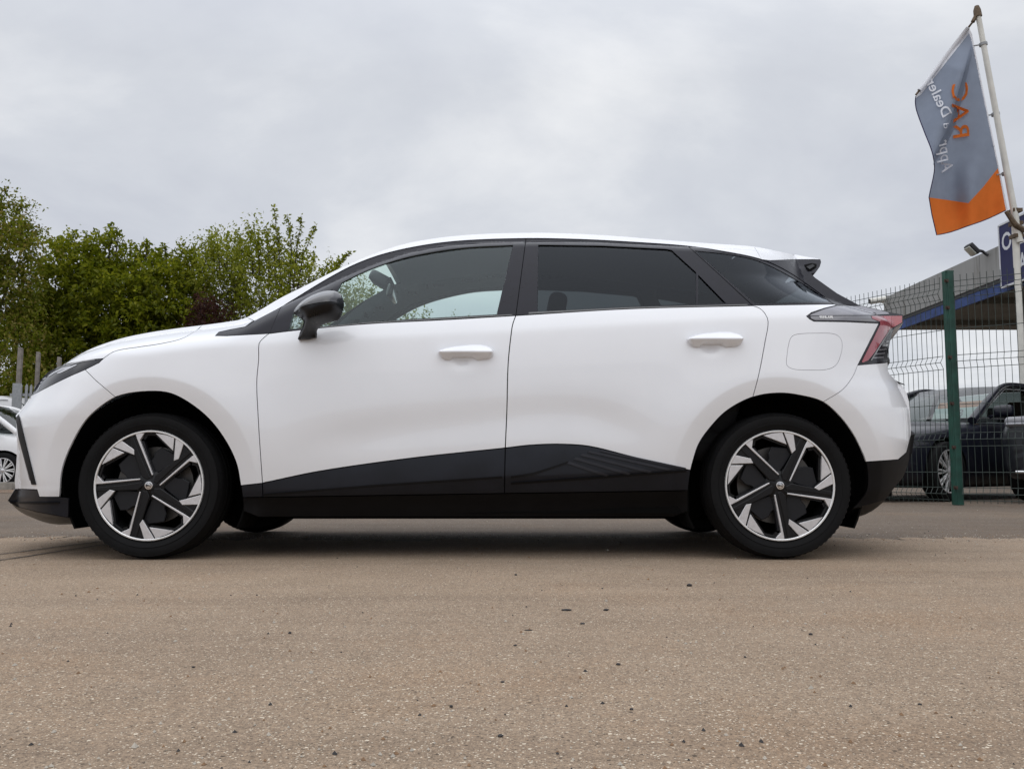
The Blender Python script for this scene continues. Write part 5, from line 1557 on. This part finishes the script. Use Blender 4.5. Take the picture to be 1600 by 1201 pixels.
# white van behind it: only its upper side shows
VAN = [(2.75, .62, .40, .95, .03), (2.68, .82, .30, 1.05, .05), (2.3, .95, .25, 1.22, .07), (1.75, .98, .24, 1.95, .05), (1.45, .985, .24, 2.02, .04), (0, .985, .24, 2.05, .04), (-2.4, .985, .24, 2.05, .04), (-2.70, .97, .28, 2.03, .03), (-2.75, .92, .34, 1.95, .02)]
vy = 17.3 - 4.735 + 4.2
van = tag(empty('panel_van', (gx(45, vy - 1) - 2.1, vy, 0), 0.0), 'plain white panel van standing behind the white car at left', 'van', 'cars parked in the yard')
mb = MB(); vv = []; ff = []
for (x, hw, zb, zt, cr_) in VAN:
    h = zt - zb
    half = [(0, zb), (hw * .9, zb), (hw, zb + .12), (hw, zb + .45 * h), (hw, zt - .10), (hw * .96, zt), (hw * .5, zt + cr_), (0, zt + cr_)]
    R = half + [(-y, z) for y, z in half[-2:0:-1]]; n = len(R); vv += [(x, y, z) for y, z in R]
for i in range(len(VAN) - 1):
    for k in range(n):
        k2 = (k + 1) % n; ff.append((i * n + k, i * n + k2, (i + 1) * n + k2, (i + 1) * n + k))
ff += [tuple(range(n)), tuple(range((len(VAN) - 1) * n, len(VAN) * n))[::-1]]
mb.add(vv, ff); mb.build('body', M['wpaint'], van, fixn=True, angle=40)
for sg in (1, -1):
    mb = MB(); mb.box((-.5, sg * .990, 1.93), (4.2, .012, .016)); mb.box((-.5, sg * .992, 1.0), (4.4, .02, .05)); mb.build('side_moulding', M['galv'], van)
    mb = MB(); mb.prism([(2.15, 1.30), (1.25, 1.30), (1.25, 1.78), (1.72, 1.78)], sg * .984, sg * .992); mb.build('cab_window', M['glassr'], van)
    for ax in (1.75, -1.7): bg_wheel(van, ax, sg * .975, .34, .22, -1 if sg < 0 else 1, 6)
mb = MB(); mb.add([(2.33, -.80, 1.28), (2.33, .80, 1.28), (1.80, .82, 1.90), (1.80, -.82, 1.90)], [(0, 1, 2, 3)]); mb.build('windscreen', M['glassr'], van)

# kerb by the white car
ky = at_z(10, 764, 0.0)[1]
for k in range(4):
    o = tag(None or MB(), None) if False else None
kx = gx(22, ky, 764)
mb = MB(); soft_box(mb, (0, 0, .05), (.91, .13, .16), .015)
o = mb.build('kerb_stone', M['kerbm'], None, angle=40); o.location = (kx - .46, ky, 0.0)
tag(o, 'grey concrete kerb stone below the white car wheel at the left edge', 'kerb stone')

# ================================================================== wire mesh fence
GROUND_PTS = {}
def ground_xy(px, d): return (px - 800) / F * d
P0 = Vector((ground_xy(1491.5, 9.46), -4.735 + 9.46 * 1.0, 0))
dL = Vector((-.46, .887, 0)).normalized(); dR = Vector((.80, -.60, 0)).normalized()
PLn = P0 + dL * 2.52; PRt = P0 + dR * 2.52
fence = tag(empty('mesh_fence', P0), 'green post and welded wire mesh fence with folded panels', 'fence')
FH = 2.44
def fpost(p, ang):
    mb = MB()
    w = .100
    prof = [(-w / 2, -.04), (w / 2, -.04), (w / 2, .04), (-w / 2, .04)]
    b = bmesh.new(); bmesh.ops.create_cube(b, size=1.0)
    for v in b.verts: v.co = Vector((v.co.x * w, v.co.y * .09, (v.co.z + .5) * (FH + .03)))
    bmesh.ops.bevel(b, geom=[e_ for e_ in b.edges if abs(e_.verts[0].co.z - e_.verts[1].co.z) > 1] , offset=.016, segments=3, affect='EDGES')
    bmesh.ops.transform(b, matrix=Matrix.Rotation(ang, 4, 'Z'), verts=b.verts)
    b.verts.ensure_lookup_table()
    mb.add([v.co[:] for v in b.verts], [[v.index for v in f.verts] for f in b.faces]); b.free()
    o = mb.build('fence_post', M['green'], fence, angle=40); o.location = p - P0
    c = MB(); c.box((0, 0, FH + .036), (w * .92, .082, .014), Matrix.Rotation(ang, 3, 'Z')); c.build('post_cap', M['green'], o, smooth=False)
    for z in (2.37, 2.08, 1.55, 1.06, .60, .18):
        m_ = MB(); m_.tube([Vector((0, -.030, z)), Vector((0, -.068, z))], .013, 8); m_.box((0, -.048, z), (.045, .010, .035))
        q = m_.build('clamp', M['bolt'], o, smooth=False); q.rotation_euler = (0, 0, ang); q.location = (-.046, 0, 0)
    return o
fpost(P0, 0.12); fpost(PLn, 0.5); fpost(PRt, -.4)
FOLDS = (2.24, 1.50, .68, .115)
HOR = (2.36, 2.30, 2.24, 2.18, 1.85, 1.57, 1.50, 1.43, 1.05, .75, .68, .61, .34, .18, .115, .05)
def fold(z):
    return sum(max(0.0, 1 - abs(z - c) / .062) for c in FOLDS) * .042
def mesh_panel(a, b):
    d = (b - a).normalized(); n_ = Vector((d.y, -d.x, 0))
    if n_.y > 0: n_ = -n_
    L = (b - a).length - .13
    mb = MB(); st = a + d * .065 - P0 + n_ * .05
    zs_ = sorted(set([.02, FH - .015] + [c + k for c in FOLDS for k in (-.062, 0, .062)]))
    zs_ = [z for z in zs_ if .015 <= z <= FH]
    nn = int(L / .0625)
    for k in range(nn + 1):
        p = st + d * (L * k / nn)
        mb.tube([p + Vector((0, 0, z)) + n_ * fold(z) for z in zs_], .0033, 4)
    for z in HOR:
        mb.tube([st + Vector((0, 0, z)) + n_ * (fold(z) - .004), st + d * L + Vector((0, 0, z)) + n_ * (fold(z) - .004)], .0034, 4)
    o = mb.build('wire_mesh', M['wire'], fence, smooth=False)
    tag(o, kind='stuff')
mesh_panel(P0, PLn); mesh_panel(P0, PRt)

# ================================================================== canopy building behind the fence
canopy = tag(empty('forecourt_canopy', (9.4, 0, 0)), 'flat grey forecourt canopy with weathered fascia and blue stripe', 'canopy')
def cpt(px, py, d): return at_y(px, py, -4.735 + d)
# far corner seen at px 1395, near part runs out of the picture at right
xw = 9.45
def d_at(px, py=465): return xw * F * (CP - (600 - py) / F * SP) / (px - 800)
zbot = gz_(1414, 494.5, -4.735 + d_at(1414, 494))
ztop = gz_(1414, 451, -4.735 + d_at(1414, 451))
ya = -4.735 + d_at(1382, 470); ybn = -4.735 + 8.4
fasc = ztop - zbot - .03
mb = MB()
npan = 6
for k in range(npan):
    y1 = ya + (ybn - ya) * k / npan; y2 = ya + (ybn - ya) * (k + 1) / npan
    m_ = MB(); m_.box((xw - canopy.location.x, (y1 + y2) / 2, zbot + fasc / 2 + .03), (.05, abs(y2 - y1) - .016, fasc))
    # leave each fascia panel as its own sheet
    m_.build('fascia_panel', M['fascia'], canopy, smooth=False)
m_ = MB(); m_.box((xw + .02 - canopy.location.x, (ya + ybn) / 2, zbot + .0), (.05, abs(ya - ybn), .10)); m_.build('dark_gap_strip', M['black_st'], canopy, smooth=False)  # black strip in the gap between fascia and blue stripe
m_ = MB(); m_.box((xw + .03 - canopy.location.x, (ya + ybn) / 2, zbot - .15), (.05, abs(ya - ybn), .20)); m_.build('blue_stripe', M['bluest'], canopy, smooth=False)
m_ = MB(); m_.box((xw + 5.0 - canopy.location.x, ya, zbot + fasc / 2), (9.95, .05, fasc + .2)); m_.build('fascia_end', M['fascia'], canopy, smooth=False)
m_ = MB(); m_.box((xw + 5.05 - canopy.location.x, (ya + ybn) / 2, zbot - .12), (9.8, abs(ya - ybn) - .1, .06)); m_.build('soffit', M['soffit'], canopy, smooth=False)
m_ = MB(); m_.box((xw + 5.0 - canopy.location.x, (ya + ybn) / 2, zbot + fasc), (9.95, abs(ya - ybn), .05)); m_.build('roof_deck', M['fascia'], canopy, smooth=False)
for k in range(5):
    yy = ya + (ybn - ya) * (k + .5) / 5
    m_ = MB(); m_.box((xw + 5.0 - canopy.location.x, yy, zbot - .20), (9.7, .14, .12)); m_.build('soffit_beam', M['soffit'], canopy, smooth=False)
for (cx_, cy_) in ((xw + 3.5, ya - 3.5), (xw + 3.5, ybn + 3.0), (xw + 8.5, ya - 3.5)):
    m_ = MB(); m_.box((cx_ - canopy.location.x, cy_, (zbot - .15) / 2), (.25, .25, zbot - .15)); m_.build('column', M['polew'], canopy, smooth=False)

# flood light and camera on the fascia
dF_ = d_at(1545, 385)
o = tag(empty('flood_light', (xw - .03, -4.735 + dF_, zbot + fasc)), 'black square flood light bracketed to the top of the grey canopy fascia', 'lamp')
mb = MB(); soft_box(mb, (-.30, 0, .06), (.09, .25, .25), .02, -.75)
fl = mb.build('housing', M['black_st'], o, angle=40)
mb = MB(); soft_box(mb, (-.335, 0, .027), (.05, .205, .205), .01, -.75); mb.build('lens', M['lens'], fl, angle=40)
mb = MB(); mb.tube([(-.26, 0, .06), (-.10, 0, .02), (.0, 0, -.06)], .03, 8); mb.build('bracket', M['black_st'], o)
dC = d_at(1384)
o = tag(empty('security_camera', (xw - .05, -4.735 + dC - .15, zbot + fasc - .12)), 'small white cylindrical security camera at the far end of the canopy', 'camera')
mb = MB(); mb.tube([(-.42, 0, .03), (-.40, 0, .03), (-.02, 0, .09)], [.06, .075, .075], 14); mb.build('camera_body', M['polew'], o, angle=40)
mb = MB(); mb.tube([(-.43, 0, .028), (-.415, 0, .03)], .062, 14); mb.build('camera_lens', M['black_st'], o, angle=40)
mb = MB(); mb.tube([(-.15, 0, .02), (.0, 0, -.05)], .02, 8); mb.build('bracket', M['polew'], o)

# sign on the fascia: lettering reads OPEN
a0 = d_at(1571, 400)
sgn_ = tag(empty('sign_board', (xw - .06, -4.735 + a0, 0)), 'dark blue sign board with big white OPEN lettering on the canopy', 'sign')
zt_s = gz_(1566, 353, -4.735 + a0); zb_s = gz_(1571, 449, -4.735 + a0)
Ls = 1.9
mb = MB(); mb.box((-.02, -Ls / 2, (zt_s + zb_s) / 2), (.05, Ls, zt_s - zb_s)); mb.build('board', M['sign'], sgn_, smooth=False)
for (yc_, zc_, sy_, sz_) in ((-Ls / 2, zt_s, Ls, .035), (-Ls / 2, zb_s, Ls, .035), (0, (zt_s + zb_s) / 2, .035, zt_s - zb_s), (-Ls, (zt_s + zb_s) / 2, .035, zt_s - zb_s)):
    mb = MB(); mb.box((-.03, yc_, zc_), (.05, sy_, sz_)); mb.build('frame', M['signw'], sgn_, smooth=False)
def sign_text(s, y0, z0, h, w):
    V, Fc = text_mesh(s, 0.02)
    k = h / .73
    V = V * k
    V[:, 0] *= w / V[:, 0].max()
    mb = MB(); mb.add([(-.048, -(y0 + x), z0 + z) for x, z in V], Fc)
    # viewed from -x: text runs towards -y (to the right in the picture)
    mb.build('lettering', M['signw'], sgn_, smooth=False)
hs = zt_s - zb_s
sign_text('OPEN', .09, gz_(1576, 390, -4.735 + a0 - .2), .34, 1.08)
sign_text('A', .62, gz_(1598, 424, -4.735 + a0 - .6), .34, .25)

# ================================================================== flag pole and flag
FPd = 12.2; FY = -4.735 + FPd
pb = at_y(1592, 800, FY); pk = at_y(1586, 352, FY); ptop = at_y(1528, 22, FY)
pole = tag(empty('flag_pole', (float(pk[0]), FY, 0)), 'white flag pole leaning left above its upright post behind the fence', 'flag pole')
o3 = Vector((float(pk[0]), FY, 0))
mb = MB(); mb.tube([(0, 0, 0), (0, 0, pk[2] + .25)], .046, 16); mb.build('upright', M['polew'], pole, angle=40)
kz = float(pk[2])
tp = Vector((float(ptop[0]), FY, float(ptop[2]))) - o3
mb = MB(); mb.tube([(0.02, -.06, kz - .25), (tp.x, 0, tp.z)], [.046, .036], 16); mb.build('mast', M['polew'], pole, angle=40)
mb = MB(); mb.tube([tp + Vector((.0, 0, -.04)), tp + Vector((-.01, 0, .06)), tp + Vector((-.012, 0, .12))], [.055, .05, .03], 12)
arm_e = Vector(at_y(1431, 148, FY)) - o3
arm_s = Vector(at_y(1520, 34, FY)) - o3
mb.tube([tp + Vector((0, 0, .03)), arm_s], .028, 8); mb.build('swivel_head', M['brass'], pole, angle=40)
mb = MB(); mb.tube([arm_s, arm_e], .014, 8); mb.build('banner_arm', M['brass'], pole)
armv = (arm_s, arm_e)
for (px, py) in ((1533, 70), (1554, 180), (1568, 272)):
    t_ = (py - 22) / 330.0; c_ = tp.lerp(Vector((0.0, 0, kz)), t_)
    ax_ = (Vector((0, 0, kz)) - tp).normalized()
    mb = MB(); mb.tube([c_ - ax_ * .02, c_ + ax_ * .02], .056, 12); mb.tube([c_, c_ + Vector((-.13, 0, -.02))], .01, 6); mb.build('banner_ring', M['galv'], pole, angle=40)
mb = MB()
for kk in (-.16, .02, .20): mb.box((.0, -.02, kz + kk), (.13, .15, .05))
mb.tube([(-.16, -.08, kz + .18), (-.05, -.10, kz - .02), (.07, -.10, kz - .10)], [.03, .04, .045], 8)
mb.build('clamp', M['brass'], pole, smooth=False)

flag_m = bpy.data.materials
def cloth(name, col, hem=False):
    m = bpy.data.materials.new(name); m.use_nodes = True
    n, l = m.node_tree.nodes, m.node_tree.links; n.clear()
    o = n.new('ShaderNodeOutputMaterial'); t = n.new('ShaderNodeTexCoord')
    x = n.new('ShaderNodeTexNoise'); x.inputs['Scale'].default_value = 5; x.inputs['Detail'].default_value = 4; l.new(t.outputs['Object'], x.inputs[0])
    mr = n.new('ShaderNodeMapRange'); mr.inputs['To Min'].default_value = .85; mr.inputs['To Max'].default_value = 1.15; l.new(x.outputs['Fac'], mr.inputs['Value'])
    v = n.new('ShaderNodeVectorMath'); v.operation = 'SCALE'; v.inputs[0].default_value = col; l.new(mr.outputs[0], v.inputs['Scale'])
    d = n.new('ShaderNodeBsdfDiffuse'); tr = n.new('ShaderNodeBsdfTranslucent'); l.new(v.outputs[0], d.inputs[0]); l.new(v.outputs[0], tr.inputs[0])
    mx = n.new('ShaderNodeMixShader'); mx.inputs[0].default_value = .38; l.new(d.outputs[0], mx.inputs[1]); l.new(tr.outputs[0], mx.inputs[2]); l.new(mx.outputs[0], o.inputs[0])
    return m
M['f_grey'] = cloth('flag_grey', (0.285, 0.325, 0.405)); M['f_or'] = cloth('flag_orange', (0.78, 0.205, 0.045)); M['f_wh'] = cloth('flag_white', (0.85, 0.86, 0.90)); M['f_dark'] = cloth('flag_seam', (0.06, 0.05, 0.12))
flag = tag(empty('flag', (float(pk[0]), FY, 3.3)), 'grey banner flag with orange lower edge and mirrored lettering hanging from the leaning pole', 'flag')
fo = Vector((float(pk[0]), FY, 3.3))
CR0, CR1 = np.array([1520.0, 62.0]), np.array([1452.0, 268.0])     # the diagonal crease
cdv = (CR1 - CR0) / np.linalg.norm(CR1 - CR0); cnv = np.array([-cdv[1], cdv[0]])
def flag_depth(P):
    s = (P - CR0) @ cnv; t = (P - CR0) @ cdv
    fade = np.clip(t / 50, 0, 1) * np.clip((290 - t) / 90, 0, 1)
    y = 0.30 * np.exp(-np.where(s > 0, (s / 26) ** 2, (s / 9) ** 2)) * fade * np.sign(-1)   # sharp on one side, soft on the other
    y = y + .10 * np.sin((P[:, 0] - 1430) / 14.0 + P[:, 1] / 70) * np.clip((P[:, 1] - 120) / 160, 0, 1) + .06 * np.sin(P[:, 0] / 9.0 - P[:, 1] / 45) * np.clip((P[:, 1] - 230) / 80, 0, 1)
    y = y + .05 * np.sin(P[:, 1] / 42.0 + P[:, 0] / 60.0)
    edge = np.clip((1572 - P[:, 0]) / 30, 0, 1)
    return FY + y * edge + .10 * (1 - edge) * 0
def flag_piece(name, poly, m, parent, dy=0.0, step=3.2):
    P = resample(poly, 3.0)
    lo, hi = P.min(0), P.max(0)
    gx_, gy_ = np.meshgrid(np.arange(lo[0], hi[0], step), np.arange(lo[1], hi[1], step))
    G = np.stack([gx_.ravel(), gy_.ravel()], 1); G = G[inside(G, P)]
    if len(G): G = G[dist_to_poly(G, P) > 1.2]
    V, T, L = cdt(P, G)
    A = at_y_arr(V, flag_depth(V) + dy) - np.array(fo)
    mb = MB(); mb.add(A, [tuple(t[::-1]) for t in T])
    return mb.build(name, m, parent)
FREE = spl([(1431, 150), (1430, 158), (1432, 172), (1444, 205), (1456, 236), (1460, 258), (1459, 272), (1453, 300), (1451.5, 308)], 4)
BND = [(1451.5, 308), (1480, 312), (1513, 317), (1536, 292), (1559.5, 262)]
FREE2 = [(1451.5, 308), (1456, 335), (1463.5, 367)]
BOT = spl([(1463.5, 367), (1486, 362), (1510, 353.5), (1540, 343), (1572, 328)], 5)
cl = flag_piece('grey_cloth', [(1513, 47), (1437, 146)] + FREE[1:] + BND[1:] + [(1519, 65)], M['f_grey'], flag)
flag_piece('orange_cloth', BND + [(1572, 328)] + BOT[::-1][1:] + FREE2[::-1][1:-1], M['f_or'], flag)
flag_piece('pole_hem', [(1513, 42), (1518.5, 52), (1574.5, 327), (1571.6, 328), (1559, 262), (1518, 65), (1512.6, 48)], M['f_wh'], flag)
flag_piece('arm_hem', [(1513, 42), (1430.5, 147), (1432, 152), (1439, 147.5), (1514, 52)], M['f_wh'], flag, dy=-.004)
mb = MB(); mb.tube([o3 - fo + armv[0].lerp(armv[1], .09), o3 - fo + armv[0].lerp(armv[1], .94)], .030, 10); mb.build('arm_sleeve', M['f_wh'], flag)
flag_piece('cloth_fold', [(1519, 68), (1506, 118), (1494, 158), (1486, 190), (1473, 216), (1461, 238), (1458, 258), (1463, 250), (1479, 226), (1492, 199), (1501, 163), (1510, 124), (1520, 80)], M['f_grey'], flag, dy=-.02)
for nm, line, w in (('seam', FREE + FREE2[1:] + BOT[1:], 1.3),):
    L_ = np.array(line); A = at_y_arr(L_, flag_depth(L_) - .004) - np.array(fo)
    mb = MB(); mb.tube(A, .0065, 5); mb.build('seam', M['f_dark'], flag)
def flag_text(s, p0, adv, up, length, cap, m, bold=0.0, dy=.03):
    V, Fc = text_mesh(s, bold)
    p0, adv, up = map(np.array, (p0, adv, up))
    adv = adv / np.linalg.norm(adv); up = up / np.linalg.norm(up)
    P = p0 + V[:, 0:1] * (length / V[:, 0].max()) * adv + V[:, 1:2] * (cap / .73) * up
    A = at_y_arr(P, flag_depth(P) - dy) - np.array(fo)
    mb = MB(); mb.add(A, Fc)
    mb.build('lettering', m, flag, smooth=False)
flag_text('Appr', (1472.0, 270.0), (-.10, -.99), (.97, -.24), 50, 19, M['f_wh'], 0.012)
flag_text('d', (1475.0, 201.0), (-.12, -.99), (.98, -.15), 8, 9, M['f_wh'])
flag_text('Dealer', (1473.5, 184.0), (-.43, -.90), (.88, -.45), 64, 17, M['f_wh'], 0.012)
flag_text('RAC', (1489.5, 216.0), (-.03, -1.0), (.98, -.16), 84, 27, M['f_or'], 0.006, .017)

# ================================================================== stones and litter on the concrete
def stone_mesh(rng, size):
    b = bmesh.new(); bmesh.ops.create_icosphere(b, subdivisions=1, radius=.5)
    for v in b.verts: v.co = Vector((v.co.x * size[0], v.co.y * size[1], v.co.z * size[2])) * rng.uniform(.8, 1.2)
    me = bpy.data.meshes.new('stone'); b.to_mesh(me); b.free(); return me
rs = np.random.default_rng(33)
CH = [(885, 953, 20, 4), (947, 953, 9, 4), (1077, 915, 10, 5), (910, 974, 8, 3), (782, 1150, 11, 5), (1267, 991, 7, 4), (966, 1038, 8, 4), (805, 1008, 6, 3), (785, 1065, 7, 3), (987, 1108, 7, 4), (453, 989, 6, 4), (705, 1104, 6, 5), (806, 898, 5, 3), (1437, 1100, 7, 3), (302, 1042, 6, 3), (826, 984, 15, 2)]
CHL = {(885, 953): 'long flat dark stone chip on the concrete below the front door', (826, 984): 'thin brown sliver lying on the concrete left of the long flat chip',
       (947, 953): 'short dark stone chip just right of the long flat chip', (910, 974): 'small dark stone chip just below the long flat chip',
       (1077, 915): 'dark stone chip nearest below the rear door cladding', (782, 1150): 'dark stone chip closest to the bottom edge of the picture',
       (1267, 991): 'lone dark stone chip below the rear wheel', (966, 1038): 'dark stone chip midway between the long flat chip and the bottom edge',
       (805, 1008): 'small dark stone chip straight below the thin brown sliver', (785, 1065): 'small dark stone chip halfway from the brown sliver to the bottom edge',
       (987, 1108): 'dark stone chip low in the picture, right of centre', (453, 989): 'dark stone chip below the front edge of the front door',
       (705, 1104): 'dark stone chip low in the picture, left of centre', (806, 898): 'tiny dark stone chip closest to the shadow under the car',
       (1437, 1100): 'dark stone chip low on the far right of the concrete', (302, 1042): 'dark stone chip below the front wheel, leftmost of the chips'}
for (px, py, w, h) in CH:
    p = at_z(px, py, 0.0); s = (p[1] - CAMP[1]) / F
    me = stone_mesh(rs, (w * s, w * s * .8 if w < 14 else w * s * .3, h * s * 1.0)); me.materials.append(M['stone_d'])
    o = bpy.data.objects.new('stone_chip', me); COL.objects.link(o); o.location = (p[0], p[1], h * s * .35)
    tag(o, CHL[(px, py)], 'stone', 'dark chips on the concrete')
# loose grit: far too many to count
mb = MB()
for k in range(2300):
    d = 1.2 + 8.0 * rs.uniform(0, 1) ** 1.6
    if k >= 900: d = 5.06 + rs.normal() * .16          # loose grit gathers along the broken edge of the concrete
    x = rs.uniform(-.62, .62) * d; y = -4.735 + d
    sz = rs.uniform(.002, .0055) * (1.5 if rs.uniform() < .08 else 1)
    a = rs.uniform(0, 6.28); c_, s_ = math.cos(a), math.sin(a)
    q = [Vector((sz * c_, sz * s_, 0)), Vector((-sz * s_ * .7, sz * c_ * .7, 0)), Vector((-sz * c_ * .9, -sz * s_ * .9, 0)), Vector((sz * s_ * .6, -sz * c_ * .6, 0)), Vector((0, 0, sz * .8))]
    z0 = .0005
    mb.add([v + Vector((x, y, z0)) for v in q], [(0, 1, 4), (1, 2, 4), (2, 3, 4), (3, 0, 4)], mi=int(rs.choice([0, 1, 1, 1, 2, 2])))
M['stone_b'] = mat('brown_stone', (0.22, 0.13, 0.07), 0.85, noise=0.3, nscale=90)
tag(mb.build('grit', [M['stone_d'], M['stone_l'], M['stone_b']], None, smooth=False), 'scatter of fine pale and dark grit on the concrete', 'grit', None, 'stuff')
# two old saw-cut joints running out from under the front wheel
mb = MB()
for (xa, ya, xb, yb) in ((-60, 873, 155, 846), (-60, 884, 165, 850)):
    pa = at_z(xa, ya, 0.0); pb_ = at_z(xb, yb, 0.0)
    n = 40; d_ = Vector(pb_ - pa); nr = Vector((-d_.y, d_.x, 0)).normalized()
    vv = []
    for k in range(n + 1):
        p = Vector(pa) + d_ * (k / n) + nr * (.004 * math.sin(k * .31) + rs.normal() * .0012)
        w = .006 + .003 * rs.uniform()
        vv += [p + nr * w + Vector((0, 0, .003)), p - nr * w + Vector((0, 0, .003))]
    mb.add(vv, [(2 * k, 2 * k + 1, 2 * k + 3, 2 * k + 2) for k in range(n)])
tag(mb.build('ground_crack', M['stone_d'], None, smooth=False), kind='structure')
